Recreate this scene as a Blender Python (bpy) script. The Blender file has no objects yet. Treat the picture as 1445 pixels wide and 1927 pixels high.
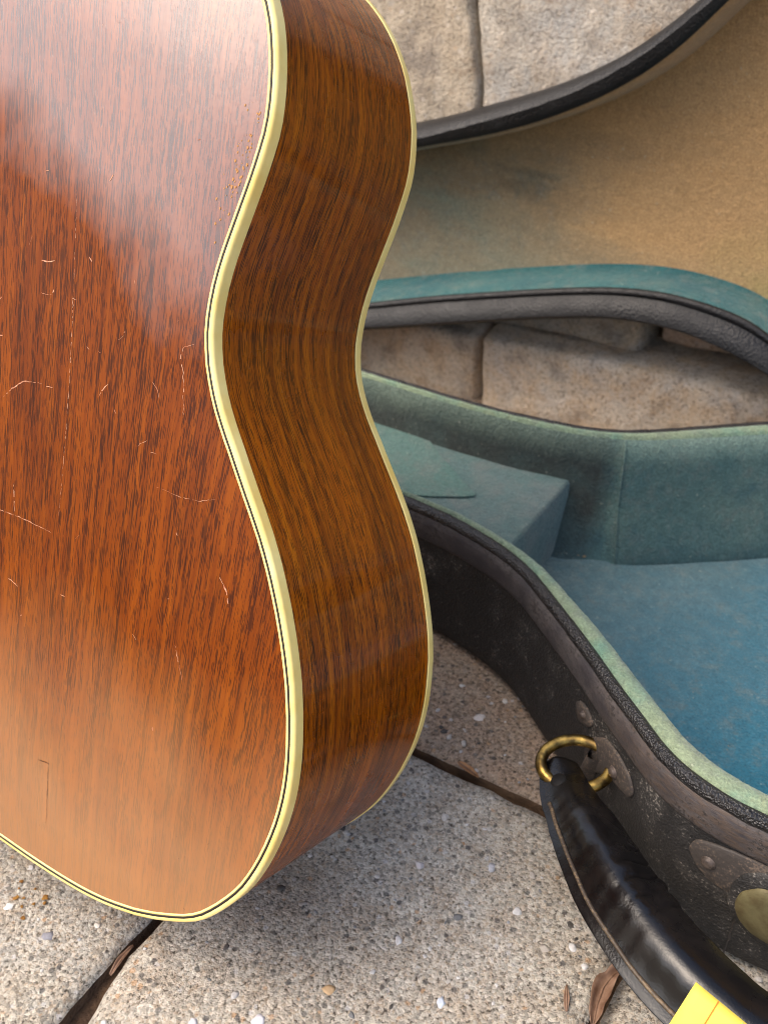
import bpy, bmesh, math, random
import numpy as np
from mathutils import Vector, Matrix, noise
random.seed(7)
R = math.radians
SC = bpy.context.scene
COL = SC.collection

# ------------------------------------------------------------------ camera, sky, sun, exposure
CAM_H = 0.455
cam_d = bpy.data.cameras.new('camera'); cam = bpy.data.objects.new('camera', cam_d); COL.objects.link(cam)
cam.location = (0, 0, CAM_H)
cam.rotation_euler = (R(90 - 34), 0, R(32.2))
cam_d.sensor_fit = 'AUTO'; cam_d.sensor_width = 36
cam_d.lens = 1900 / 1927 * 36
cam_d.clip_start = 0.01; cam_d.clip_end = 500
cam_d.dof.use_dof = True; cam_d.dof.focus_distance = 0.42; cam_d.dof.aperture_fstop = 15
SC.camera = cam
SC.cycles.filter_width = 0.95

SUN_EL, SUN_AZ = 56, 222          # azimuth measured from +X counter-clockwise: where the sun stands
w = bpy.data.worlds.new('World'); SC.world = w; w.use_nodes = True
nt = w.node_tree; nt.nodes.clear()
sky = nt.nodes.new('ShaderNodeTexSky'); sky.sky_type = 'NISHITA'; sky.sun_disc = False
sky.sun_elevation = R(SUN_EL); sky.sun_rotation = R(90 - SUN_AZ)
sky.air_density = 1.0; sky.dust_density = 6.0; sky.ozone_density = 0.6
bg = nt.nodes.new('ShaderNodeBackground'); bg.inputs['Strength'].default_value = 0.15
wo = nt.nodes.new('ShaderNodeOutputWorld')
nt.links.new(sky.outputs[0], bg.inputs[0]); nt.links.new(bg.outputs[0], wo.inputs[0])
sd = bpy.data.lights.new('sun', 'SUN'); sun = bpy.data.objects.new('sun', sd); COL.objects.link(sun)
sd.energy = 0.6; sd.angle = R(60); sd.color = (1.0, 0.93, 0.82)
sv = Vector((math.cos(R(SUN_AZ)) * math.cos(R(SUN_EL)), math.sin(R(SUN_AZ)) * math.cos(R(SUN_EL)), math.sin(R(SUN_EL))))
sun.rotation_euler = sv.to_track_quat('Z', 'Y').to_euler()
SC.view_settings.view_transform = 'Standard'; SC.view_settings.look = 'None'
SC.view_settings.exposure = 1.1; SC.view_settings.gamma = 1

# ------------------------------------------------------------------ helpers
def lin(r, g, b):
    f = lambda c: (c / 255 / 12.92) if c / 255 <= .04045 else ((c / 255 + .055) / 1.055) ** 2.4
    return (f(r), f(g), f(b), 1)

class M:
    """small node-graph builder"""
    def __init__(s, name):
        s.m = bpy.data.materials.new(name); s.m.use_nodes = True
        s.t = s.m.node_tree; s.t.nodes.clear()
        s.out = s.t.nodes.new('ShaderNodeOutputMaterial')
        s.b = s.t.nodes.new('ShaderNodeBsdfPrincipled'); s.t.links.new(s.b.outputs[0], s.out.inputs[0])
    def put(s, sock, v):
        if hasattr(v, 'is_output'): s.t.links.new(v, sock)
        else:
            if isinstance(v, (tuple, list)) and len(v) == 3 and sock.type == 'RGBA': v = (*v, 1)
            sock.default_value = v
    def set(s, **k):
        for n, v in k.items(): s.put(s.b.inputs[n.replace('_', ' ')], v)
        return s
    def node(s, typ, ins=None, out=0, **attrs):
        n = s.t.nodes.new(typ)
        for a, v in attrs.items(): setattr(n, a, v)
        for k, v in (ins or {}).items(): s.put(n.inputs[k], v)
        return n.outputs[out]
    def pos(s): return s.node('ShaderNodeNewGeometry', out=0)
    def obj(s): return s.node('ShaderNodeTexCoord', out=3)
    def uv(s): return s.node('ShaderNodeTexCoord', out=2)
    def attr(s, n): return s.node('ShaderNodeAttribute', attribute_name=n)
    def map(s, v, sc=(1, 1, 1), loc=(0, 0, 0), rot=(0, 0, 0)):
        return s.node('ShaderNodeMapping', {0: v, 1: loc, 2: rot, 3: sc})
    def noise(s, v, scale, detail=3, rough=.55, dist=0, col=False):
        return s.node('ShaderNodeTexNoise', {'Vector': v, 'Scale': scale, 'Detail': detail, 'Roughness': rough, 'Distortion': dist}, 1 if col else 0)
    def voro(s, v, scale, out=0, feature='F1', rnd=1):
        return s.node('ShaderNodeTexVoronoi', {'Vector': v, 'Scale': scale, 'Randomness': rnd}, out, feature=feature)
    def ramp(s, f, stops, interp='LINEAR'):
        n = s.t.nodes.new('ShaderNodeValToRGB'); cr = n.color_ramp; cr.interpolation = interp
        while len(cr.elements) < len(stops): cr.elements.new(.5)
        for e, (p, c) in zip(cr.elements, stops):
            e.position = p
            e.color = c if isinstance(c, (tuple, list)) and len(c) == 4 else ((*c, 1) if isinstance(c, (tuple, list)) else (c, c, c, 1))
        s.put(n.inputs[0], f); return n.outputs[0]
    def mix(s, f, a, b, mode='MIX'):
        n = s.t.nodes.new('ShaderNodeMix'); n.data_type = 'RGBA'; n.blend_type = mode
        s.put(n.inputs[0], f); s.put(n.inputs[6], a); s.put(n.inputs[7], b); return n.outputs[2]
    def math(s, op, a, b=0.0, clamp=False):
        n = s.t.nodes.new('ShaderNodeMath'); n.operation = op; n.use_clamp = clamp
        s.put(n.inputs[0], a); s.put(n.inputs[1], b); return n.outputs[0]
    def mrange(s, v, a, b, c=0., d=1.):
        return s.node('ShaderNodeMapRange', {0: v, 1: a, 2: b, 3: c, 4: d})
    def xyz(s, v, i): return s.node('ShaderNodeSeparateXYZ', {0: v}, i)
    def bump(s, h, strength=.5, dist=.001, normal=None):
        ins = {'Strength': strength, 'Distance': dist, 'Height': h}
        if normal is not None: ins['Normal'] = normal
        return s.node('ShaderNodeBump', ins)

def link(name, verts, faces, mat, parent=None, smooth=True, uvs=None, cols=None, matidx=None):
    me = bpy.data.meshes.new(name)
    me.from_pydata([tuple(v) for v in verts], [], [tuple(f) for f in faces])
    mats = mat if isinstance(mat, (list, tuple)) else [mat]
    for m in mats: me.materials.append(m)
    if matidx is not None: me.polygons.foreach_set('material_index', list(matidx))
    if smooth: me.polygons.foreach_set('use_smooth', [True] * len(me.polygons))
    if uvs is not None:
        l = me.uv_layers.new(name='UVMap'); vi = np.zeros(len(me.loops), int); me.loops.foreach_get('vertex_index', vi)
        l.data.foreach_set('uv', np.asarray(uvs, float)[vi].ravel())
    if cols is not None:
        a = me.color_attributes.new('Col', 'FLOAT_COLOR', 'POINT'); a.data.foreach_set('color', np.asarray(cols, float).ravel())
    me.update()
    o = bpy.data.objects.new(name, me); COL.objects.link(o)
    if parent is not None: o.parent = parent
    return o

def thing(name, label, cat, loc=(0, 0, 0), kind=None):
    o = bpy.data.objects.new(name, None); COL.objects.link(o); o.location = loc; o.empty_display_size = .05
    if label: o['label'] = label
    if cat: o['category'] = cat
    if kind: o['kind'] = kind
    return o

def gsmooth(P, sig, closed=False):
    P = np.asarray(P, float); m = int(3 * sig) + 1
    k = np.exp(-.5 * (np.arange(-m, m + 1) / sig) ** 2); k /= k.sum()
    if closed: E = np.concatenate([P[-m:], P, P[:m]])
    else: E = np.concatenate([2 * P[0] - P[1:m + 1][::-1], P, 2 * P[-1] - P[-m - 1:-1][::-1]])
    return np.stack([np.convolve(E[:, i], k, 'valid') for i in range(P.shape[1])], 1)

def resample(P, step, closed=False):
    P = np.asarray(P, float)
    if closed: P = np.concatenate([P, P[:1]])
    d = np.r_[0, np.cumsum(np.sqrt((np.diff(P, axis=0) ** 2).sum(1)))]
    n = max(2, int(round(d[-1] / step))); t = np.linspace(0, d[-1], n + 1)
    Q = np.stack([np.interp(t, d, P[:, k]) for k in range(P.shape[1])], 1)
    return Q[:-1] if closed else Q

def normals2(P, closed=True):
    T = (np.roll(P, -1, 0) - np.roll(P, 1, 0)) if closed else np.gradient(P, axis=0)
    T /= np.linalg.norm(T, axis=1)[:, None] + 1e-12
    return np.stack([T[:, 1], -T[:, 0]], 1)          # outward for counter-clockwise loops

def sweep_loop(loop, prof, place, closed_prof=False):
    """loop: Nx2 ccw, prof: list of (outward offset, height) or callable index->list; place(x,y,h)->xyz"""
    N = normals2(loop); n = len(loop); V = []; F = []
    for i in range(n):
        pr = prof(i) if callable(prof) else prof
        for (o, z) in pr: V.append(place(loop[i, 0] + N[i, 0] * o, loop[i, 1] + N[i, 1] * o, z))
    k = len(prof(0) if callable(prof) else prof)
    kk = k if closed_prof else k - 1
    for i in range(n):
        a = i * k; b = ((i + 1) % n) * k
        for j in range(kk):
            j2 = (j + 1) % k
            F.append((a + j, b + j, b + j2, a + j2))
    return V, F, k

def tube(path, rad, sides=10, ecc=None, cap=True):
    path = [Vector(p) for p in path]; V = []; F = []; n = len(path)
    prev = None
    for i, p in enumerate(path):
        t = (path[min(i + 1, n - 1)] - path[max(i - 1, 0)]).normalized()
        if prev is None:
            prev = t.orthogonal().normalized()
        prev = (prev - t * prev.dot(t)).normalized(); b = t.cross(prev)
        r = rad[i] if hasattr(rad, '__len__') else rad
        for k in range(sides):
            a = 2 * math.pi * k / sides
            V.append(p + prev * (math.cos(a) * r) + b * (math.sin(a) * r))
    for i in range(n - 1):
        for k in range(sides):
            k2 = (k + 1) % sides
            F.append((i * sides + k, i * sides + k2, (i + 1) * sides + k2, (i + 1) * sides + k))
    if cap: F.append(tuple(range(sides))[::-1]); F.append(tuple((n - 1) * sides + k for k in range(sides)))
    return V, F

# ------------------------------------------------------------------ materials
def mat_concrete(name, base, var, warm, pos_based=True, coarse=1.0, contrast=1.0):
    m = M(name); p = m.pos()
    big = m.noise(p, 9, 3); mid = m.noise(p, 60 * coarse, 5, .7); fine = m.noise(p, 430 * coarse, 4, .75)
    c = m.mix(m.ramp(big, [(.36, 0.), (.66, 1.)]), base, var)
    c = m.mix(m.ramp(mid, [(.42, 0.), (.62, .6)]), c, warm)
    wp = m.node('ShaderNodeVectorMath', {0: p, 1: m.node('ShaderNodeVectorMath', {0: m.noise(p, 500, 2, col=True), 3: .0016}, operation='SCALE')}, operation='ADD')
    cell = m.voro(wp, 640 * coarse, 1); cv = m.xyz(cell, 0)
    g = m.ramp(cv, [(0., .26), (.14, .58), (.42, .96), (.78, 1.25), (1., 1.6)])
    c = m.mix(.66 * contrast, c, m.mix(1., c, g, 'MULTIPLY'))
    c = m.mix(m.math('MULTIPLY', m.ramp(m.xyz(cell, 2), [(.6, 0.), (1., .4)]), contrast), c, lin(176, 150, 120))
    cell2 = m.voro(wp, 230 * coarse, 1); d2 = m.voro(wp, 230 * coarse, 0)
    r2 = m.xyz(cell2, 1)
    spot = m.math('MULTIPLY', m.ramp(r2, [(.74, 0.), (.78, 1.)]), m.ramp(d2, [(.26, 1.), (.40, 0.)]))
    sc = m.ramp(m.xyz(cell2, 2), [(0., lin(60, 60, 64)), (.10, lin(92, 90, 88)), (.24, lin(190, 188, 186)), (.7, lin(222, 216, 212)), (.8, lin(176, 142, 108)), (1., lin(120, 112, 104))], 'CONSTANT')
    c = m.mix(m.math('MULTIPLY', spot, .75 * contrast), c, sc)
    kf = .35 + .65 * min(1, contrast)
    if contrast < .6:
        bl = m.noise(p, 26, 5, .7); bl2 = m.noise(m.map(p, (60, 60, 18)), 1, 4, .65)
        c = m.mix(m.ramp(bl, [(.52, 0.), (.66, .6)]), c, lin(128, 120, 112)); c = m.mix(m.ramp(bl2, [(.54, 0.), (.72, .6)]), c, lin(206, 194, 176))
        c = m.mix(m.ramp(bl, [(.28, .6), (.42, 0.)]), c, lin(150, 118, 84))
    c = m.mix(m.ramp(fine, [(.36, .9 * kf), (.46, 0.)]), c, lin(66, 58, 50))
    c = m.mix(m.ramp(fine, [(.58, 0.), (.70, .45 * kf)]), c, lin(214, 204, 190))
    h = m.math('ADD', m.math('MULTIPLY', fine, 1.5), m.math('MULTIPLY', m.voro(wp, 640 * coarse, 0), -.35))
    h = m.math('ADD', h, m.math('MULTIPLY', mid, 1.5))
    m.set(Base_Color=c, Roughness=.92, Normal=m.bump(h, .85, .0016)); m.b.inputs['Specular IOR Level'].default_value = .2
    return m.m

MAT_PAVER = [mat_concrete('concrete_grey_tan', lin(168, 162, 150), lin(184, 179, 168), lin(158, 145, 128)),
             mat_concrete('concrete_pale_grey', lin(176, 172, 160), lin(164, 161, 154), lin(166, 154, 136)),
             mat_concrete('concrete_brown', lin(158, 144, 128), lin(148, 132, 116), lin(156, 130, 108))]
MAT_STONE = [mat_concrete('stone_tan', lin(178, 164, 144), lin(196, 186, 168), lin(154, 140, 122), coarse=.7, contrast=.32),
             mat_concrete('stone_grey', lin(186, 178, 164), lin(164, 162, 158), lin(176, 160, 140), coarse=.7, contrast=.32),
             mat_concrete('stone_brown', lin(206, 194, 174), lin(186, 178, 168), lin(196, 168, 132), coarse=.7, contrast=.32),
             mat_concrete('stone_red_brown', lin(196, 170, 150), lin(180, 164, 150), lin(180, 148, 122), coarse=.7, contrast=.32)]

def mat_simple(name, col, rough=.5, spec=.5, metal=0, bump=None, var=None, coat=0):
    m = M(name); p = m.obj(); c = col
    if var: c = m.mix(m.ramp(m.noise(p, var[1], 4), [(.35, 0.), (.65, 1.)]), col, var[0])
    m.set(Base_Color=c, Roughness=rough, Metallic=metal, Coat_Weight=coat, Coat_Roughness=.15)
    m.b.inputs['Specular IOR Level'].default_value = spec
    if bump: m.set(Normal=m.bump(m.noise(p, bump[0], 3), bump[1], bump[2]))
    return m.m
MAT_SOIL = mat_simple('joint_soil', lin(66, 52, 42), .95, .1, bump=(300, .9, .003), var=(lin(98, 78, 60), 60))
MAT_GROUND = mat_concrete('ground_concrete', lin(168, 158, 144), lin(176, 168, 156), lin(160, 140, 120))

def mat_wood(name, side):
    m = M(name)
    if side: v = m.uv(); al, ac = 0, 1
    else: v = m.obj(); al, ac = 1, 0
    def sc(a, c): return tuple((a if i == al else c) if i < 2 else 0 for i in range(3))
    if not side:      # the boards are not quite quarter-sawn: the grain runs a few degrees off the centre line and swings near the edge
        x0_, y0_ = m.xyz(v, 0), m.xyz(v, 1)
        sh = m.math('ADD', m.math('MULTIPLY', y0_, .125), m.math('MULTIPLY', m.math('MULTIPLY', x0_, m.math('SUBTRACT', .25, y0_)), .55))
        v = m.node('ShaderNodeCombineXYZ', {0: m.math('ADD', x0_, sh), 1: y0_, 2: 0.})
        v_raw = m.obj()
    wob = m.noise(v, 14, 2, col=True)
    vv = m.node('ShaderNodeVectorMath', {0: v, 1: m.node('ShaderNodeVectorMath', {0: wob, 3: .0022}, operation='SCALE')}, operation='ADD')
    broad = m.noise(m.map(vv, sc(3.2, 42)), 1, 3, .6)
    ribbon = m.noise(m.map(vv, sc(11, 260)), 1, 4, .65)
    fib = m.noise(m.map(vv, sc(9, 800)), 1, 3, .7)
    pore1 = m.noise(m.map(vv, sc(34, 1250)), 1, 1, .5)
    pore2 = m.noise(m.map(vv, sc(55, 1800), (3.3, 7.1, 0)), 1, 1, .5)
    dens = m.noise(m.map(vv, sc(6, 200), (9, 2, 0)), 1, 4, .65)
    if side: A, B, C_, D = lin(160, 80, 2), lin(110, 50, 2), lin(186, 104, 6), lin(30, 13, 2)
    else:    A, B, C_, D = lin(118, 54, 2), lin(96, 41, 3), lin(136, 68, 4), lin(38, 15, 6)
    c = m.mix(m.ramp(broad, [(.35, 0.), (.65, 1.)]), B, A)
    c = m.mix(m.ramp(ribbon, [(.45, 0.), (.72, .8)]), c, C_)
    c = m.mix(m.ramp(ribbon, [(.26, .85), (.46, 0.)]), c, B)
    c = m.mix(m.ramp(fib, [(.30, .45), (.46, 0.)]), c, D)
    v1 = m.voro(m.map(vv, sc(80, 1250)), 1, 0); v2 = m.voro(m.map(vv, sc(140, 1700), (5.3, 2.1, .4)), 1, 0); v3 = m.voro(m.map(vv, sc(60, 1400), (1.7, 8.8, .7)), 1, 0)
    tw = m.mrange(dens, .34, .66, .16, .40)
    def dash(d, k): return m.mrange(m.math('SUBTRACT', m.math('MULTIPLY', tw, k), d), -.01, .03)
    pm = m.math('MAXIMUM', m.math('MAXIMUM', dash(v1, 1.), m.math('MULTIPLY', dash(v2, 1.05), .8)), m.math('MULTIPLY', dash(v3, .95), .9))
    th = m.math('MULTIPLY', m.math('SUBTRACT', dens, .5), .42)
    pm = m.math('MAXIMUM', pm, m.math('MULTIPLY', m.ramp(m.math('ADD', pore1, th), [(.60, 0.), (.66, 1.)]), .8))
    c = m.mix(m.math('MULTIPLY', pm, .82), c, D)
    if not side:
        # rubbed lower bout: tan wear, with the ground's reflection painted into the colour
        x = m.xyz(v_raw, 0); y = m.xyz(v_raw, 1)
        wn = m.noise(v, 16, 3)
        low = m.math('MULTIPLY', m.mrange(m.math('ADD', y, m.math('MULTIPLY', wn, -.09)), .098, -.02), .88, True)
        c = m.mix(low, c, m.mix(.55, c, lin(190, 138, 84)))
        specks = m.ramp(m.noise(m.map(v, (900, 420, 1)), 1, 2), [(.735, 0.), (.76, 1.)])
        c = m.mix(m.math('MULTIPLY', specks, .6), c, lin(40, 22, 14))
    h = m.math('ADD', m.math('MULTIPLY', pm, -1.), m.math('MULTIPLY', m.noise(v, 260, 2), .35 if not side else .12))
    nb = m.bump(h, .22 if not side else .08, .0004)
    rg = m.mrange(m.noise(v, 24, 4), .3, .7, .30 if not side else .2, .46 if not side else .34)
    m.set(Base_Color=c, Roughness=rg, Normal=nb, Coat_Weight=.3, Coat_Roughness=.24 if not side else .07, Coat_IOR=1.95 if not side else 1.5)
    m.b.inputs['Specular IOR Level'].default_value = .12 if not side else .15
    if not side:
        # coat masked to put sky and ground reflections on upper bout and bottom
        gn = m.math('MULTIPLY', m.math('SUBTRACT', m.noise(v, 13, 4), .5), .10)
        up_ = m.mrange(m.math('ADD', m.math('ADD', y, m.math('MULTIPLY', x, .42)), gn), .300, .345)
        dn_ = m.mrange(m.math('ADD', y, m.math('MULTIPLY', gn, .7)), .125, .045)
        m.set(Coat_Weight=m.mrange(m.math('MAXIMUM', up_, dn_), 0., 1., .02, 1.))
        m.set(Coat_Normal=m.bump(m.math('ADD', m.math('MULTIPLY', m.noise(v, 330, 2), .4), m.math('MULTIPLY', pm, -.5)), .16, .0006))
    return m.m
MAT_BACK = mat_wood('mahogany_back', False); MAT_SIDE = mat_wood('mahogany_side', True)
MAT_BIND = mat_simple('aged_binding_celluloid', lin(255, 233, 152), .32, .5, var=(lin(246, 212, 118), 45), coat=.3)
MAT_IVORY = mat_simple('purfling_ivory', lin(248, 232, 150), .35, .5, var=(lin(244, 222, 130), 40), coat=.2)
MAT_BLACKLINE = mat_simple('purfling_black', lin(38, 30, 26), .4, .4)
MAT_SCR = mat_simple('scratch_pale', lin(206, 158, 128), .7, .2, var=(lin(160, 92, 60), 420))
MAT_CRK = mat_simple('scratch_dark', lin(70, 40, 24), .7, .2)
MAT_TOP = mat_simple('spruce_top', lin(200, 150, 84), .3, .4, coat=.4)

def mat_felt(name, A, B, C_, fade_or_shade=None, speck=.5, blue=None):
    m = M(name); p = m.pos()
    n1 = m.noise(p, 11, 4, .6); n2 = m.noise(p, 38, 4, .6); f1 = m.noise(p, 700, 2, .6); f2 = m.noise(p, 260, 3, .7)
    c = m.mix(m.ramp(n1, [(.36, 0.), (.64, 1.)]), A, B)
    c = m.mix(m.ramp(n2, [(.5, 0.), (.74, .8)]), c, C_)
    if blue: 
        x = m.xyz(p, 0); y = m.xyz(p, 1)
        g = m.mrange(m.math('ADD', m.math('ADD', x, m.math('MULTIPLY', y, -.45)), m.math('MULTIPLY', n2, .10)), -.40, -.13)
        c = m.mix(m.math('MULTIPLY', g, 1.0, True), c, blue)
    n3 = m.noise(p, 85, 5, .75)
    c = m.mix(m.ramp(n3, [(.50, 0.), (.68, .45)]), c, lin(104, 108, 102))
    c = m.mix(m.ramp(n3, [(.32, .4), (.46, 0.)]), c, m.mix(.5, c, lin(40, 60, 66)))
    if fade_or_shade:
        for (f, colr) in fade_or_shade(m, p): c = m.mix(f, c, colr)
    fz = m.ramp(m.math('ADD', m.math('MULTIPLY', f1, .6), m.math('MULTIPLY', m.noise(p, 190, 4, .75), .4)), [(.34, .45), (.5, 1.), (.66, 1.7)])
    c = m.mix(speck, c, m.mix(1., c, fz, 'MULTIPLY'))
    c = m.mix(m.ramp(f2, [(.66, 0.), (.78, .45)]), c, lin(196, 196, 176))
    m.set(Base_Color=c, Roughness=.95, Sheen_Weight=.25, Sheen_Roughness=.5, Sheen_Tint=(.75, .85, .85, 1),
          Normal=m.bump(m.math('ADD', f1, m.math('MULTIPLY', f2, 1.6)), .7, .0012))
    m.b.inputs['Specular IOR Level'].default_value = .1
    return m.m
MAT_FELT_FLOOR = mat_felt('teal_felt_floor', lin(82, 102, 104), lin(68, 94, 100), lin(96, 108, 104), blue=lin(22, 94, 118))
def wall_tone(m, p):  # lit top, darker foot and neck: light and shade painted in with dirt
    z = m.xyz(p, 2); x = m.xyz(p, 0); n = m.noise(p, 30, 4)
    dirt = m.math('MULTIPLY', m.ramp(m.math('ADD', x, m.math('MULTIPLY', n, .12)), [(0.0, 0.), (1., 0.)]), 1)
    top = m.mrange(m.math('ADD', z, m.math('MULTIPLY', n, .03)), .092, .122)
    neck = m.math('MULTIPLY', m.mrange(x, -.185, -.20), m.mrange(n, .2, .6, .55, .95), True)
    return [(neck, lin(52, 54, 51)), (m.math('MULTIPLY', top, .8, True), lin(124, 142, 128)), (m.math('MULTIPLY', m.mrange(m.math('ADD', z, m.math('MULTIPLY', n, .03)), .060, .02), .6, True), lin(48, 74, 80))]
MAT_FELT_WALL = mat_felt('teal_felt_wall', lin(66, 94, 93), lin(80, 102, 97), lin(52, 82, 88), fade_or_shade=wall_tone)
MAT_FELT_BOX = mat_felt('teal_felt_box', lin(86, 102, 100), lin(76, 100, 96), lin(102, 106, 101))
MAT_FELT_EDGE = mat_felt('pale_felt_edge', lin(112, 132, 110), lin(132, 142, 114), lin(88, 128, 114))
MAT_FELT_TEAL = mat_felt('teal_felt_lip', lin(40, 82, 86), lin(50, 92, 92), lin(74, 98, 92))
def lid_fade(m, p):
    x = m.xyz(p, 0); z = m.xyz(p, 2); n = m.noise(m.map(p, (6, 6, 22), rot=(0, R(18), 0)), 1, 5, .65); n2 = m.noise(p, 20, 4)
    u = m.math('ADD', m.math('MULTIPLY', x, 1.3), m.math('ADD', m.math('MULTIPLY', z, .9), m.math('MULTIPLY', n, .55)))
    warm = m.mrange(u, -.06, .16)
    lowt = m.mrange(m.math('ADD', z, m.math('MULTIPLY', n2, .05)), .205, .165)
    blob = m.mrange(m.node('ShaderNodeVectorMath', {0: m.map(p, (1, .3, 1.6)), 1: (-.13, .24, .275)}, 1, operation='DISTANCE'), .075, .03)
    return [(m.ramp(n, [(.46, 0.), (.62, .75)]), lin(104, 110, 96)), (m.ramp(n, [(.26, .7), (.42, 0.)]), lin(96, 84, 66)), (m.math('MULTIPLY', warm, .75, True), lin(176, 138, 92)), (m.math('MULTIPLY', m.math('MULTIPLY', lowt, n2), .7, True), lin(112, 116, 104)),
            (m.math('MULTIPLY', blob, m.mrange(n2, .3, .65, .1, .7), True), lin(138, 132, 84))]
MAT_FELT_LID = mat_felt('faded_felt_lid', lin(118, 106, 84), lin(130, 112, 86), lin(102, 102, 88), fade_or_shade=lid_fade, speck=.45)

def mat_leather(name, base, worn, amt, rough=.5, bs=700, bstr=.6, dist=.0009, spec=.45):
    m = M(name); p = m.pos()
    v = m.voro(p, bs, 0); n = m.noise(p, 34, 5, .65); f = m.noise(p, 620, 3, .75)
    wm = m.ramp(m.math('ADD', f, m.math('MULTIPLY', m.math('SUBTRACT', n, .5), .55)), [(amt, 0.), (amt + .12, 1.)])
    c = m.mix(m.math('MULTIPLY', wm, .85), base, worn)
    c = m.mix(m.ramp(n, [(.5, 0.), (.75, .22)]), c, m.mix(.5, base, worn))
    m.set(Base_Color=c, Roughness=m.mrange(n, .3, .7, rough - .08, rough + .15), Normal=m.bump(m.math('ADD', v, m.math('MULTIPLY', f, .8)), bstr, dist))
    m.b.inputs['Specular IOR Level'].default_value = spec
    return m.m
MAT_SHELL = mat_leather('black_pebbled_leatherette', lin(30, 29, 29), lin(142, 136, 128), .62, .58)
MAT_BAND = mat_leather('worn_grey_edge_band', lin(92, 88, 90), lin(126, 106, 90), .58, .55, 300, .25, .0005, .4)
def mat_band():
    m = M('worn_edge_band'); p = m.pos(); x = m.xyz(p, 0)
    n = m.noise(p, 50, 5, .7); f = m.noise(p, 420, 4, .75); st = m.noise(m.map(p, (160, 160, 700)), 1, 3, .6)
    c = m.mix(m.ramp(n, [(.4, 0.), (.62, 1.)]), lin(56, 53, 56), lin(82, 77, 76))
    right = m.mrange(m.math('ADD', x, m.math('MULTIPLY', n, .09)), -.075, -.02)
    c = m.mix(m.math('MULTIPLY', m.math('MULTIPLY', right, m.ramp(st, [(.38, 0.), (.6, 1.)])), .9, True), c, lin(78, 66, 58))
    c = m.mix(m.math('MULTIPLY', m.ramp(m.math('ADD', f, m.math('MULTIPLY', n, .5)), [(.80, 0.), (.88, 1.)]), .85), c, lin(34, 31, 31))
    c = m.mix(m.ramp(f, [(.64, 0.), (.74, .5)]), c, lin(140, 130, 120))
    m.set(Base_Color=c, Roughness=m.mrange(n, .3, .7, .5, .72), Normal=m.bump(m.math('ADD', m.math('MULTIPLY', f, 1.), st), .5, .0007))
    m.b.inputs['Specular IOR Level'].default_value = .4
    return m.m
MAT_BAND = mat_band()
MAT_RIM = mat_leather('crackled_black_rim', lin(24, 23, 24), lin(90, 84, 82), .68, .30, 900, .8, .0010, .6)
MAT_LIDRIM = mat_leather('black_lid_rim', lin(9, 9, 12), lin(64, 63, 66), .72, .48, 500, .5, .0008, .45)
MAT_TAB = mat_leather('worn_brown_leather', lin(60, 55, 52), lin(104, 90, 78), .54, .6, 350, .4, .0006, .35)
MAT_RIVET = mat_simple('tarnished_rivet', lin(104, 92, 84), .5, .5, .4, bump=(500, .4, .0004), var=(lin(60, 52, 48), 200))
MAT_PLATE = mat_simple('dull_olive_brass', lin(104, 98, 68), .6, .4, .25, bump=(700, .4, .0004), var=(lin(86, 76, 50), 160))
def mat_brass():
    m = M('worn_brass'); p = m.pos()
    c = m.mix(m.ramp(m.noise(p, 160, 4), [(.40, 0.), (.62, 1.)]), lin(178, 148, 80), lin(98, 80, 48))
    m.set(Base_Color=c, Metallic=1., Roughness=m.mrange(m.noise(p, 300, 3), .3, .7, .26, .48)); return m.m
MAT_BRASS = mat_brass()
def mat_handle():
    m = M('shiny_black_handle_leather'); p = m.pos()
    f = m.noise(p, 900, 3); n = m.noise(p, 60, 4)
    c = m.mix(m.ramp(n, [(.5, 0.), (.75, .5)]), lin(9, 8, 9), lin(26, 21, 19))
    m.set(Base_Color=c, Roughness=m.mrange(n, .3, .7, .20, .34), Normal=m.bump(m.math('ADD', m.math('MULTIPLY', f, .25), n), .35, .0012), Coat_Weight=.0)
    return m.m
MAT_HANDLE = mat_handle()
MAT_FLANGE = mat_leather('handle_flange_leather', lin(60, 50, 40), lin(112, 94, 70), .50, .45, 500, .3, .0003)
MAT_BLACKHOLE = mat_simple('eyelet_dark', lin(14, 12, 11), .6, .3)
def mat_paper():
    m = M('yellow_ruled_paper'); p = m.obj(); 
    n = m.noise(p, 60, 2)
    c = m.mix(n, lin(246, 224, 84), lin(250, 232, 104))
    m.set(Base_Color=c, Roughness=.8); m.b.inputs['Specular IOR Level'].default_value = .2
    return m.m
MAT_PAPER = mat_paper()
MAT_RED = mat_simple('red_rule_ink', lin(226, 120, 50), .8, .1)
MAT_GREEN = mat_simple('green_rule_ink', lin(150, 200, 120), .8, .1)
MAT_LEAF = mat_simple('dry_leaf', lin(150, 122, 102), .7, .3, bump=(160, .6, .001), var=(lin(96, 68, 50), 90))
MAT_LEAF2 = mat_simple('dry_leaf_pale', lin(176, 132, 92), .7, .3, bump=(160, .6, .001), var=(lin(140, 100, 66), 90))
def mat_vcol():
    m = M('pebble'); p = m.pos(); c = m.attr('Col')
    c = m.mix(.5, c, m.mix(1., c, m.ramp(m.noise(p, 500, 3), [(.3, .7), (.7, 1.2)]), 'MULTIPLY'))
    m.set(Base_Color=c, Roughness=.7, Normal=m.bump(m.noise(p, 700, 2), .3, .0006)); return m.m
MAT_PEB = mat_vcol()

# ------------------------------------------------------------------ the setting: ground, patio, wall
gv = [(-14, -14, -.03), (14, -14, -.03), (14, 14, -.03), (-14, 14, -.03)]
g = link('ground', gv, [(0, 1, 2, 3)], MAT_SOIL, smooth=False); g['kind'] = 'structure'

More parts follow.
